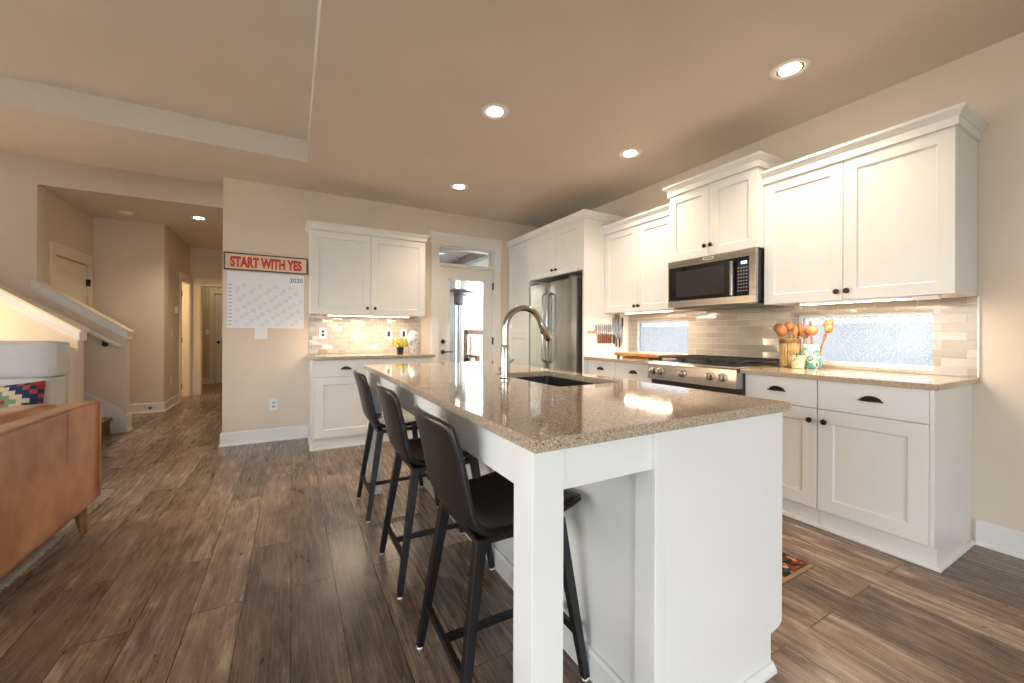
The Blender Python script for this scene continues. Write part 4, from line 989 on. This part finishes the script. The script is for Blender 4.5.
plate('wall_outlet', fh, 7.90, 0.40, 0.075, 0.118, 'small outlet low on the shaded hall wall', 'outlet', 'outlet')
plate('light_switch', ff, -1.64, 1.16, 0.115, 0.118, 'light switch on the yellowish wall of the room past the hall', 'light switch', gangs=2)
t = empty('thermostat', fh.pt(8.16, 0, 1.51), 'small white thermostat on the hall wall near the hall door', 'thermostat')
mb = MB(); fh.box(mb, 8.10, 8.22, 0.001, 0.025, 1.46, 1.56, bev=0.004); mb.build('housing', M['plastic'], t); mb = MB(); fh.box(mb, 8.13, 8.19, 0.0251, 0.026, 1.50, 1.54); mb.build('screen', M['grey_print'], t)
ds = MB(); ds.tube([(-1.755, 7.473, 0.075), (-1.755, 7.42, 0.075)], 0.006); ds.tube([(-1.755, 7.42, 0.075), (-1.755, 7.40, 0.075)], 0.016); tag(ds.build('door_stop', M['black_plastic'], smooth=True), 'tiny black door stop on the hall baseboard', 'door stop')

# ================================================================== BAR TOP DECOR
vm = noise_mat('white_vase_glaze', srgb(232, 230, 226), srgb(168, 164, 172), 26, 0.3, detail=3, lo=0.52, hi=0.62)
vs = MB().lathe([(0.045, 0), (0.050, 0.01), (0.054, 0.06), (0.066, 0.13), (0.072, 0.18), (0.068, 0.215), (0.050, 0.24), (0.038, 0.25), (0.036, 0.262), (0.042, 0.27), (0.034, 0.27), (0.028, 0.25), (0.0, 0.24)], (1.245, 4.60, 0.9155), 36).build('vase', vm, smooth=True)
tag(vs, 'white patterned ceramic vase at the right end of the bar', 'vase')
fp_ = empty('potted_flowers', (1.075, 4.56, 0.915), 'small black pot of yellow flowers on the bar beside the vase', 'potted plant')
mb = MB(); a = [(-0.026, 0), (0.026, 0)]; V = mb.bm.verts
R4 = [[V.new((1.075+sx*w, 4.56+sy*w, 0.9155+z)) for sx, sy in ((-1, -1), (1, -1), (1, 1), (-1, 1))] for w, z in ((0.027, 0), (0.034, 0.068), (0.037, 0.068), (0.037, 0.076), (0.032, 0.076), (0.031, 0.066))]
for p, q in zip(R4, R4[1:]):
    for j in range(4): mb.bm.faces.new((p[j], p[(j+1) % 4], q[(j+1) % 4], q[j]))
mb.bm.faces.new(R4[0]); mb.bm.faces.new(R4[-1]); mb.build('pot', M['black_plastic'], fp_)
leaf_m = noise_mat('yellow_green_leaf', srgb(90, 108, 34), srgb(150, 150, 40), 30, 0.6); petal_m = noise_mat('yellow_petal', srgb(206, 190, 40), srgb(232, 216, 70), 40, 0.6)
ml, mp = MB(), MB(); ml.tube([(1.075, 4.56, 0.975), (1.075, 4.56, 1.02)], 0.004, 6)
for i in range(170):
    th = random.uniform(0, 2*PI); ph = math.acos(random.uniform(-0.25, 1)); r = random.uniform(0.055, 0.10)
    d = Vector((math.sin(ph)*math.cos(th), math.sin(ph)*math.sin(th), math.cos(ph)*0.85)); c = Vector((1.075, 4.56, 1.02)) + d*r
    tgt = mp if i % 5 < 2 else ml
    if tgt is mp:
        up = d.normalized(); s1 = up.orthogonal().normalized(); s2 = up.cross(s1)
        for k in range(6):
            a = 2*PI*k/6; q = s1*math.cos(a)+s2*math.sin(a); w = up.cross(q)
            vv = [tgt.bm.verts.new(x) for x in (c, c+q*0.008+w*0.005+up*0.003, c+q*0.017+up*0.001, c+q*0.008-w*0.005+up*0.003)]; tgt.bm.faces.new(vv)
    else:
        q = (d+Vector((random.uniform(-.6, .6), random.uniform(-.6, .6), random.uniform(-.3, .5)))).normalized(); w = q.orthogonal().normalized()
        vv = [tgt.bm.verts.new(x) for x in (c-q*0.008, c+w*0.007, c+q*0.020, c-w*0.007)]; tgt.bm.faces.new(vv)
        if i % 3 == 0: tgt.bar(Vector((1.075, 4.56, 1.0)), c, 0.0015, 0.0015)
ml.build('foliage', leaf_m, fp_); mp.build('blossoms', petal_m, fp_)

# ================================================================== UTENSIL CROCKS
crock = empty('utensil_crock', (3.165, 1.535, 0.915), 'ribbed straw-coloured utensil crock beside the stove', 'utensil crock')
mb = MB(); V = mb.bm.verts; seg = 96; rings = []
for (r, z, rib) in ((0.060, 0.0005, 0), (0.064, 0.008, 0), (0.062, 0.022, 1), (0.060, 0.10, 1), (0.062, 0.165, 1), (0.064, 0.168, 0), (0.064, 0.172, 0)):
    rings.append([V.new((3.165+(r+(0.0042*math.cos(j*PI/2)*rib))*math.cos(2*PI*j/seg), 1.535+(r+(0.0042*math.cos(j*PI/2)*rib))*math.sin(2*PI*j/seg), 0.915+z)) for j in range(seg)])
for p, q in zip(rings, rings[1:]):
    for j in range(seg): mb.bm.faces.new((p[j], p[(j+1) % seg], q[(j+1) % seg], q[j]))
mb.bm.faces.new(rings[0]); mb.build('body', noise_mat('straw', srgb(168, 132, 84), srgb(196, 162, 112), 30, 0.5), crock, smooth=True, angle=50)
MB().lathe([(0.064, 0.1725), (0.065, 0.176), (0.065, 0.200), (0.058, 0.200), (0.056, 0.03), (0.0, 0.028)], (3.165, 1.535, 0.915), 40).build('dark_band', noise_mat('dark_woven_band', srgb(60, 46, 30), srgb(150, 116, 62), 120, 0.5, lo=0.45, hi=0.6), crock, smooth=True)
MB().lathe([(0.0655, 0.198), (0.0675, 0.201), (0.0655, 0.205), (0.059, 0.2045), (0.059, 0.2)], (3.165, 1.535, 0.915), 40, closed=True).build('rim', noise_mat('amber_rim', srgb(176, 128, 56), srgb(196, 150, 76), 30, 0.35), crock, smooth=True)
jar = empty('utensil_jar', (3.175, 1.400, 0.915), 'white and turquoise painted utensil jar in front of the wide window', 'utensil jar')
jm = base_mat('painted_jar', srgb(230, 226, 214), 0.3); n, l, b = nodes_of(jm)
tc = n.new('ShaderNodeTexCoord'); sx_ = n.new('ShaderNodeSeparateXYZ'); l.new(tc.outputs['Object'], sx_.inputs[0]); ns = n.new('ShaderNodeTexNoise'); ns.inputs['Scale'].default_value = 18; l.new(tc.outputs['Object'], ns.inputs['Vector'])
rz_ = n.new('ShaderNodeValToRGB'); rz_.color_ramp.interpolation = 'CONSTANT'; cr = rz_.color_ramp; cr.elements[0].position = 0; cr.elements[0].color = srgb(90, 176, 172); cr.elements[1].position = 0.47; cr.elements[1].color = srgb(232, 226, 210)
for p, c in ((0.53, srgb(60, 122, 84)), (0.57, srgb(150, 104, 70)), (0.62, srgb(90, 176, 172))): e_ = cr.elements.new(p); e_.color = c
l.new(ns.outputs['Fac'], rz_.inputs[0]); l.new(rz_.outputs[0], b.inputs['Base Color'])
MB().lathe([(0.045, 0.0005), (0.054, 0.01), (0.060, 0.06), (0.060, 0.10), (0.053, 0.145)], (3.175, 1.400, 0.915), 36, closed=True).build('body', jm, jar, smooth=True)
MB().lathe([(0.0532, 0.1452), (0.052, 0.155), (0.056, 0.166), (0.052, 0.168), (0.046, 0.15), (0.046, 0.03), (0, 0.03)], (3.175, 1.400, 0.915), 36).build('rim', base_mat('white_glaze', srgb(236, 230, 216), 0.3), jar, smooth=True)
pp = empty('succulent_pot', (3.065, 1.438, 0.915), 'small cream embossed pot in front of the painted utensil jar', 'pot')
MB().lathe([(0.032, 0.0005), (0.036, 0.004), (0.040, 0.04), (0.043, 0.078), (0.045, 0.080), (0.045, 0.092), (0.040, 0.092), (0.038, 0.080), (0.0, 0.078)], (3.065, 1.438, 0.915), 30).build('pot', noise_mat('cream_embossed', srgb(226, 212, 180), srgb(188, 168, 128), 70, 0.5, lo=0.52, hi=0.6, bump_s=0.5), pp, smooth=True)
mb = MB()
for i in range(26):
    th = i*2.4; rad = 0.006+0.0011*i; el = 1.35-0.035*i; q = Vector((math.cos(th)*math.cos(el), math.sin(th)*math.cos(el), math.sin(el))); c = Vector((3.065+rad*math.cos(th), 1.438+rad*math.sin(th), 0.995))
    mb.tube([c, c+q*0.014, c+q*0.028], [0.004, 0.006, 0.001], 6)
mb.build('succulent', noise_mat('succulent_green', srgb(46, 92, 62), srgb(92, 134, 84), 50, 0.5), pp, smooth=True)
def spoon(base, tip, w, h, label, group, flat=False):
    """wooden spoon from its base inside the jar to the tip of its bowl"""
    w *= 1.15; h *= 1.1; base, tip = Vector(base), Vector(tip); d = (tip-base).normalized(); nb = tip-d*h
    cen = tip-d*h/2; side = Vector((0.25, -1, 0)); side = (side-d*side.dot(d)).normalized(); nr = d.cross(side)
    t = empty('wooden_spoon', base, label, 'wooden spoon', group)
    m = MB(); m.tube([base, (base+nb)/2, nb+d*0.01], [0.0048, 0.0052, 0.0062], 8); m.build('handle', M['wood_spoon'], t, smooth=True)
    b = bmesh.new(); bmesh.ops.create_uvsphere(b, u_segments=20, v_segments=12, radius=1)
    for v in b.verts:
        x, y, z = v.co; k = 0.010*(1-x*x-z*z) if not flat else 0
        yy = y*0.0075 + (-k if not flat else 0)
        v.co = cen+side*(x*w/2*(1-0.12*z*(-1)))+d*(z*h/2)+nr*yy
    m = MB(); m.merge(b); m.build('bowl', M['wood_spoon'], t, smooth=True)
c1 = (3.165, 1.535); g1_, g2_ = 'wooden utensils in the ribbed crock', 'wooden utensils in the painted jar'
for (dy, dx, ty, tx, tz, w, h, lb) in (
    (0.02, 0.0, 0.098, 0.02, 1.232, 0.056, 0.070, 'leftmost wooden spoon leaning out of the ribbed crock'),
    (0.01, -0.02, 0.050, -0.035, 1.222, 0.062, 0.082, 'large dark wooden spoon at the front of the ribbed crock'),
    (-0.01, -0.01, 0.004, -0.01, 1.244, 0.048, 0.066, 'tall wooden spoon in the middle of the ribbed crock'),
    (-0.02, 0.02, -0.052, 0.03, 1.236, 0.030, 0.085, 'narrow pale wooden paddle at the back right of the ribbed crock'),
    (-0.03, -0.02, -0.050, -0.03, 1.212, 0.028, 0.080, 'narrow wooden paddle leaning right from the ribbed crock')):
    spoon((c1[0]+dx, c1[1]+dy, 0.948), (c1[0]+tx, c1[1]+ty, tz), w, h, lb, g1_)
c2 = (3.175, 1.400)
for (dy, dx, ty, tx, tz, w, h, lb) in (
    (0.01, -0.01, 0.040, -0.035, 1.205, 0.058, 0.078, 'leftmost wooden spoon in the painted jar'),
    (-0.01, -0.02, -0.010, -0.045, 1.208, 0.074, 0.060, 'wide pale wooden spoon at the front of the painted jar'),
    (0.0, 0.02, 0.028, 0.03, 1.250, 0.018, 0.09, 'slim wooden stick standing at the back of the painted jar'),
    (-0.02, 0.01, -0.100, 0.01, 1.252, 0.050, 0.064, 'tallest wooden spoon leaning right out of the painted jar'),
    (-0.02, -0.01, -0.115, -0.02, 1.215, 0.040, 0.055, 'lowest right wooden spoon leaning out of the painted jar')):
    spoon((c2[0]+dx, c2[1]+dy, 0.950), (c2[0]+tx, c2[1]+ty, tz), w, h, lb, g2_)

# ================================================================== KNIVES, CUTTING BOARD
kr = tag(MB().box(2.78, 3.20, 3.236, 3.2495, 1.150, 1.178, bev=0.002).build('knife_rack', base_mat('pale_magnetic_bar', srgb(222, 214, 198), 0.4)), 'pale magnetic knife bar on the fridge side panel', 'knife rack')
kw = noise_mat('knife_handle_wood', srgb(98, 56, 38), srgb(134, 80, 54), 50, 0.4, stretch=(4, 4, 1)); ko = noise_mat('light_knife_handle', srgb(206, 136, 64), srgb(222, 156, 84), 50, 0.4)
def knife(x, zh, hl, bl, bw, hmat, label, up=True, hw_=0.018, group='knives on the magnetic bar'):
    """knife flat on the bar: handle centre bottom at zh, blade above it (or below when up is False)"""
    t = empty('kitchen_knife', (x, 3.228, zh), label, 'knife', group); s = 1 if up else -1; Y0, Y1 = 3.2325, 3.2350
    MB().box(x-hw_/2, x+hw_/2, 3.222, 3.2355, min(zh, zh+s*hl), max(zh, zh+s*hl), bev=0.003).build('handle', hmat, t)
    z0 = zh+s*hl
    MB().prism([(x-bw/2, z0), (x+bw/2, z0), (x+bw/2, z0+s*bl*0.72), (x+bw*0.2, z0+s*bl*0.93), (x-bw/2, z0+s*bl)], 'y', Y0, Y1).build('blade', M['chrome'], t)
ords = ['first', 'second', 'third', 'fourth', 'fifth', 'sixth', 'seventh']
for i in range(7):
    knife(2.850+i*0.0285, 1.050-0.0*i, 0.095, 0.115, 0.014, kw, ords[i]+' from the left in the row of small wood-handled knives')
knife(3.066, 1.045, 0.095, 0.20, 0.022, M['black_plastic'], 'dark-handled knife right of the small wood-handled row')
knife(3.100, 1.010, 0.105, 0.29, 0.034, kw, 'large wood-handled chef knife near the right end of the bar')
knife(3.146, 1.005, 0.110, 0.27, 0.030, M['black_plastic'], 'large black-handled knife at the right end of the bar')
knife(3.186, 1.330, 0.105, 0.20, 0.018, M['black_plastic'], 'black-handled knife hung upside down at the far right of the bar', up=False)
t = empty('kitchen_knife', (2.80, 3.228, 1.17), 'orange-handled cleaver held sideways at the left end of the bar', 'knife', 'knives on the magnetic bar')
MB().box(2.712, 2.810, 3.222, 3.2355, 1.160, 1.184, bev=0.003).build('handle', ko, t); MB().prism([(2.812, 1.158), (2.832, 1.158), (2.832, 1.25), (2.812, 1.25)], 'y', 3.2325, 3.235).build('blade', M['chrome'], t)
cb = empty('cutting_board', (2.97, 2.70, 0.915), 'thick wooden cutting board on feet between fridge panel and stove', 'cutting board')
MB().box(2.84, 3.14, 2.415, 2.990, 0.937, 0.966, bev=0.005).build('board', M['board_wood'], cb)
for x in (2.87, 3.11):
    for y in (2.445, 2.96): MB().lathe([(0.012, 0.0005), (0.014, 0.010), (0.014, 0.0215)], (x, y, 0.915), 14).build('foot', M['black_plastic'], cb)
MB().box(2.895, 3.085, 2.60, 2.935, 0.9155, 0.928, bev=0.003).build('t', M['board_wood']).name = 'pastry_board'
tag(bpy.data.objects['pastry_board'], 'thin wooden board lying under the raised cutting board', 'cutting board')

# ================================================================== LIVING ROOM
rug_m = base_mat('grey_woven_rug', srgb(150, 140, 130), 0.95, spec=0.1); n, l, b = nodes_of(rug_m); v = posn(rug_m)
wv = n.new('ShaderNodeTexWave'); wv.wave_type = 'BANDS'; wv.inputs['Scale'].default_value = 26; wv.inputs['Distortion'].default_value = 6; wv.inputs['Detail Scale'].default_value = 12; l.new(v, wv.inputs['Vector'])
r_ = n.new('ShaderNodeValToRGB'); r_.color_ramp.elements[0].color = srgb(96, 86, 78); r_.color_ramp.elements[1].color = srgb(216, 206, 190); l.new(wv.outputs['Fac'], r_.inputs[0]); l.new(r_.outputs[0], b.inputs['Base Color']); bump(rug_m, wv.outputs['Fac'], 0.6, 0.006)
ru = empty('area_rug', (-2.5, 2.4, 0), 'grey and cream woven area rug under the leather sofa', 'rug')
MB().box(-4.2, -1.135, 0.9, 3.93, 0.0005, 0.010, bev=0.003).build('weave', rug_m, ru)
mb = MB(); yy = 0.92
while yy < 3.92: mb.tube([(-1.137, yy, 0.006), (-1.115+random.uniform(-.004, .006), yy+0.004, 0.004)], 0.0045, 5); yy += 0.022
mb.build('fringe', base_mat('cream_fringe', srgb(196, 186, 170), 0.95), ru)['kind'] = 'stuff'

SXB = -1.02
sf = empty('leather_sofa', (-1.48, 2.30, 0), 'tan leather sofa seen from behind, at the left edge', 'sofa')
softbox(-1.14, SXB, 1.26, 3.345, 0.135, 0.735, r=0.022, n=16).build('back', M['tan_leather'], sf, smooth=True, angle=60)
for y in (1.26, 3.215): softbox(-1.93, -1.142, y, y+0.13, 0.135, 0.715, r=0.03).build('arm', M['tan_leather'], sf, smooth=True, angle=60)
softbox(-1.93, -1.142, 1.392, 3.213, 0.135, 0.30, r=0.02).build('seat_frame', M['tan_leather'], sf, smooth=True)
for a, b_ in ((1.395, 2.30), (2.305, 3.21)):
    softbox(-1.94, -1.16, a, b_, 0.302, 0.455, r=0.05, puff=(0.01, 0.0, 0.02)).build('seat_cushion', M['tan_leather'], sf, smooth=True, angle=80)
    softbox(-1.33, -1.145, a, b_-0.015, 0.458, 0.752, r=0.028, puff=(0.02, 0.0, 0.006)).build('back_cushion', M['tan_leather'], sf, smooth=True, angle=80)
mb = MB()
mb.tube([(SXB+0.001, 3.325, 0.15), (SXB+0.001, 3.325, 0.718), (SXB-0.002, 3.31, 0.733), (SXB-0.002, 1.28, 0.733)], 0.005, 6); mb.tube([(SXB+0.001, 2.925, 0.15), (SXB+0.001, 2.925, 0.72)], 0.0025, 6); mb.tube([(SXB+0.001, 1.75, 0.15), (SXB+0.001, 1.75, 0.72)], 0.0025, 6)
mb.build('piping', M['tan_leather'], sf, smooth=True)
for (x, y, zf) in ((-1.038, 3.165, 0), (-1.038, 1.42, 0), (-1.85, 3.17, 0.0105), (-1.85, 1.42, 0.0105)):
    MB().tube([(x, y, zf), (x-0.018, y+0.010, 0.136)], [0.017, 0.030], 14).build('leg', M['leg_wood'], sf, smooth=True)

gs = empty('grey_armchair', (-2.2, 4.6, 0), 'wide light grey high-back fabric armchair against the half wall of the stair', 'armchair')
softbox(-2.74, -1.66, 4.80, 4.99, 0.12, 1.02, r=0.05).build('back', M['cream_fabric'], gs, smooth=True, angle=60)
softbox(-2.74, -1.66, 4.02, 4.80, 0.12, 0.34, r=0.03).build('base', M['cream_fabric'], gs, smooth=True, angle=60)
for a, b_ in ((-2.72, -1.685),):
    softbox(a, b_+0.02, 4.58, 4.84, 0.78, 1.068, r=0.032, puff=(0.0, 0.02, 0.01)).build('head_cushion', M['grey_fabric'], gs, smooth=True, angle=80)
    softbox(a, b_+0.01, 4.52, 4.80, 0.49, 0.785, r=0.032, puff=(0.0, 0.03, 0.0)).build('back_cushion', M['grey_fabric'], gs, smooth=True, angle=80)
    softbox(a, b_, 3.98, 4.62, 0.34, 0.50, r=0.05, puff=(0, 0.01, 0.015)).build('seat_cushion', M['grey_fabric'], gs, smooth=True, angle=80)
for x in (-2.66, -1.74):
    for y in (4.08, 4.92): MB().tube([(x, y, 0.0), (x, y, 0.122)], [0.018, 0.026], 12).build('leg', M['leg_wood'], gs, smooth=True)

km = base_mat('kilim_weave', srgb(200, 186, 160), 0.9, spec=0.15); n, l, b = nodes_of(km)
tc = n.new('ShaderNodeTexCoord'); sp_ = n.new('ShaderNodeSeparateXYZ'); l.new(tc.outputs['Object'], sp_.inputs[0])
def mn(op, *a):
    q = n.new('ShaderNodeMath'); q.operation = op
    for i, x in enumerate(a):
        if isinstance(x, (int, float)): q.inputs[i].default_value = x
        else: l.new(x, q.inputs[i])
    return q.outputs[0]
fz = mn('MULTIPLY', mn('FLOOR', mn('MULTIPLY', sp_.outputs['Z'], 30.0)), 1/30.0)
ax_ = mn('ABSOLUTE', sp_.outputs['X']); k = mn('ADD', ax_, mn('MULTIPLY', mn('ABSOLUTE', fz), 1.1)); k = mn('FRACT', mn('MULTIPLY', mn('ADD', k, 0.02), 3.1))
r_ = n.new('ShaderNodeValToRGB'); cr = r_.color_ramp; cr.interpolation = 'CONSTANT'; cr.elements[0].position = 0; cr.elements[0].color = srgb(160, 62, 56); cr.elements[1].position = 0.2; cr.elements[1].color = srgb(122, 146, 114)
for p, c in ((0.38, srgb(208, 192, 160)), (0.58, srgb(46, 62, 98)), (0.80, srgb(176, 84, 76)), (0.90, srgb(46, 62, 98))): e_ = cr.elements.new(p); e_.color = c
l.new(k, r_.inputs[0]); l.new(r_.outputs[0], b.inputs['Base Color'])
b_ = bmesh.new(); bmesh.ops.create_grid(b_, x_segments=18, y_segments=18, size=1)
top = [v.co.copy() for v in b_.verts]; b_.free()
pm = bmesh.new(); gridN = 19
for s in (1, -1):
    vs_ = {}
    for i in range(gridN):
        for j in range(gridN):
            x, z = i/(gridN-1)*2-1, j/(gridN-1)*2-1; pin = 1-0.06*(1-abs(x)**2)*abs(z)**3; pinz = 1-0.06*(1-abs(z)**2)*abs(x)**3
            vs_[i, j] = pm.verts.new((x*0.23*pinz, s*0.07*((1-x**4)*(1-z**4))**0.6, z*0.17*pin))
    for i in range(gridN-1):
        for j in range(gridN-1): pm.faces.new((vs_[i, j], vs_[i+1, j], vs_[i+1, j+1], vs_[i, j+1]))
bmesh.ops.remove_doubles(pm, verts=pm.verts, dist=1e-4)
pm_ = MB(); pm_.merge(pm); pil = pm_.build('kilim_pillow', km, smooth=True, angle=80)
pil.location = (-1.875, 4.400, 0.590); pil.rotation_euler = (math.radians(-16), math.radians(-5), math.radians(-4))
tag(pil, 'navy, red, green and cream patterned pillow on the grey armchair', 'pillow')

# floor lamp at the far left, out of frame: the warm glow on the half wall
fl_ = empty('floor_lamp', (-3.02, 4.80, 0), 'warm floor lamp standing beside the grey armchair, left of the frame', 'floor lamp')
MB().lathe([(0.14, 0.0), (0.14, 0.015), (0.02, 0.03), (0.0, 0.03)], (-3.02, 4.80, 0.0), 28).build('base', M['bronze'], fl_, smooth=True)
MB().tube([(-3.02, 4.80, 0.02), (-3.02, 4.80, 1.45)], 0.010).build('pole', M['bronze'], fl_, smooth=True)
MB().lathe([(0.20, 1.30), (0.14, 1.58)], (-3.02, 4.80, 0), 32, closed=True).build('lamp_shade', noise_mat('linen_shade', srgb(226, 210, 180), srgb(232, 216, 188), 80, 0.9), fl_, smooth=True)
MB().lathe([(0.0, 1.40), (0.025, 1.42), (0.03, 1.45), (0.015, 1.49), (0, 1.50)], (-3.02, 4.80, 0), 16).build('lamp_bulb', M['bulb'], fl_, smooth=True)
lamp('floor_lamp_glow', 'POINT', (-3.02, 4.80, 1.26), 55, (1, 0.74, 0.45), size=0.05)

# kitchen runner
kr_m = base_mat('red_persian_runner', srgb(120, 50, 40), 0.95, spec=0.1); n, l, b = nodes_of(kr_m); v = posn(kr_m)
vo = n.new('ShaderNodeTexVoronoi'); vo.distance = 'MANHATTAN'; vo.inputs['Scale'].default_value = 48; l.new(v, vo.inputs['Vector']); sc_ = n.new('ShaderNodeSeparateColor'); l.new(vo.outputs['Color'], sc_.inputs[0])
r_ = n.new('ShaderNodeValToRGB'); cr = r_.color_ramp; cr.interpolation = 'CONSTANT'; cr.elements[0].position = 0; cr.elements[0].color = srgb(48, 42, 44); cr.elements[1].position = 0.35; cr.elements[1].color = srgb(140, 60, 46)
for p, c in ((0.6, srgb(96, 52, 42)), (0.78, srgb(70, 78, 84)), (0.9, srgb(196, 160, 116))): e_ = cr.elements.new(p); e_.color = c
l.new(sc_.outputs[0], r_.inputs[0]); l.new(r_.outputs[0], b.inputs['Base Color']); bump(kr_m, vo.outputs['Distance'], 0.4, 0.004)
kru = empty('runner_rug', (1.95, 1.8, 0), 'red and navy patterned runner rug on the floor behind the island', 'rug')
MB().box(1.62, 2.255, 1.005, 2.60, 0.0005, 0.008, bev=0.002).build('weave', kr_m, kru)
MB().box(1.615, 2.262, 0.985, 1.004, 0.0005, 0.007, bev=0.002).build('binding', base_mat('tan_binding', srgb(150, 124, 92), 0.95), kru)

# ================================================================== OUTSIDE THE PATIO DOOR AND WINDOWS
sd = base_mat('pale_lap_siding', srgb(166, 167, 168), 0.7); n, l, b = nodes_of(sd); g = n.new('ShaderNodeNewGeometry'); s_ = n.new('ShaderNodeSeparateXYZ'); l.new(g.outputs['Position'], s_.inputs[0])
fr_ = n.new('ShaderNodeMath'); fr_.operation = 'MULTIPLY'; fr_.inputs[1].default_value = 6.5; l.new(s_.outputs['Z'], fr_.inputs[0]); f2 = n.new('ShaderNodeMath'); f2.operation = 'FRACT'; l.new(fr_.outputs[0], f2.inputs[0]); bump(sd, f2.outputs[0], 0.8, 0.02)
out_w = noise_mat('patio_wood', srgb(104, 78, 62), srgb(130, 100, 80), 12, 0.7)
sbox('floor_ground', noise_mat('yard_ground', srgb(150, 152, 140), srgb(170, 170, 160), 3, 0.9), -12, 22, -16, 30, -0.25, -0.12)
sbox('floor_patio', noise_mat('patio_concrete', srgb(186, 186, 186), srgb(200, 200, 200), 4, 0.85), 0.6, 6.5, 5.06, 9.6, -0.12, -0.03)
sbox('wall_house_wing', sd, 0.6, 3.36, 8.75, 8.95, -0.03, 3.0)
sbox('wall_window_dimmer', sd, 5.4, 5.6, -6, 9, -0.12, 1.28)  # added siding wall: dims the pebbled windows, kept low for a bright top band
mb = MB(); mb.box(0.2, 4.6, 5.06, 8.9, 2.62, 2.70); struct(mb.build('ceiling_patio', noise_mat('porch_ceiling', srgb(150, 146, 146), srgb(168, 164, 164), 6, 0.8)))
mb = MB(); mb.box(4.3, 4.45, 5.06, 8.9, 2.36, 2.62); mb.box(2.9, 3.05, 5.06, 8.7, 2.50, 2.62); struct(mb.build('trim_5', noise_mat('porch_beam', srgb(120, 116, 116), srgb(134, 130, 130), 6, 0.8)))
struct(MB().box(3.42, 3.54, 8.55, 8.67, -0.03, 2.62).build('trim_6', M['trim']))
t = empty('recessed_light', (2.30, 6.50, 2.62), 'small light in the covered patio ceiling, seen through the transom', 'ceiling light')
MB().lathe([(0.0, -0.004), (0.05, -0.004), (0.052, -0.0005)], (2.30, 6.50, 2.62), 20, closed=True).build('lamp_bulb', M['bulb'], t); MB().lathe([(0.053, -0.0005), (0.053, -0.005), (0.068, -0.003), (0.068, -0.0005)], (2.30, 6.50, 2.62), 24, closed=True).build('trim_ring', M['trim'], t)
ph = empty('patio_heater', (2.94, 7.52, -0.03), 'tall metal mushroom patio heater outside the glass door', 'patio heater')
hm = base_mat('heater_metal', srgb(120, 128, 136), 0.35, 0.7)
MB().lathe([(0.22, 0.0), (0.22, 0.04), (0.20, 0.42), (0.06, 0.46), (0, 0.46)], (2.94, 7.52, -0.03), 28).build('tank_housing', hm, ph, smooth=True)
MB().tube([(2.94, 7.52, 0.42), (2.94, 7.52, 1.78)], 0.032).build('pole', hm, ph, smooth=True)
MB().lathe([(0.05, 1.72), (0.09, 1.76), (0.10, 1.96), (0.06, 1.99), (0, 1.99)], (2.94, 7.52, 0), 24).build('burner', base_mat('heater_burner', srgb(84, 88, 92), 0.5, 0.6), ph, smooth=True)
MB().lathe([(0.40, 1.955), (0.30, 2.00), (0.12, 2.05), (0.0, 2.07), (0.0, 2.06), (0.12, 2.04), (0.30, 1.99), (0.40, 1.95)], (2.94, 7.52, 0), 32, closed=True).build('reflector_hood', hm, ph, smooth=True)
rl = empty('patio_chair', (3.62, 8.15, 0), 'brown wooden armchair outside the glass door', 'patio chair')
mb = MB()
for (x0, x1, y0, y1, z0, z1) in ((3.36, 3.43, 8.20, 8.27, -0.03, 1.24), (3.95, 4.02, 8.20, 8.27, -0.03, 1.24), (3.36, 4.02, 8.20, 8.26, 1.12, 1.24), (3.36, 4.02, 8.20, 8.26, 0.52, 0.62)): mb.box(x0, x1, y0, y1, z0, z1, bev=0.006)
mb.build('frame', out_w, rl)
for x in (3.36, 3.95): MB().box(x, x+0.07, 7.56, 8.20, 0.64, 0.69, bev=0.006).build('arm', out_w, rl); MB().box(x, x+0.07, 7.56, 7.63, -0.03, 0.64, bev=0.004).build('leg', out_w, rl)
MB().box(3.43, 3.95, 7.58, 8.19, 0.34, 0.42, bev=0.006).build('seat', out_w, rl)
softbox(3.44, 3.94, 8.06, 8.19, 0.50, 1.10, r=0.04).build('back_cushion', base_mat('cream_outdoor_fabric', srgb(226, 206, 184), 0.9), rl, smooth=True)
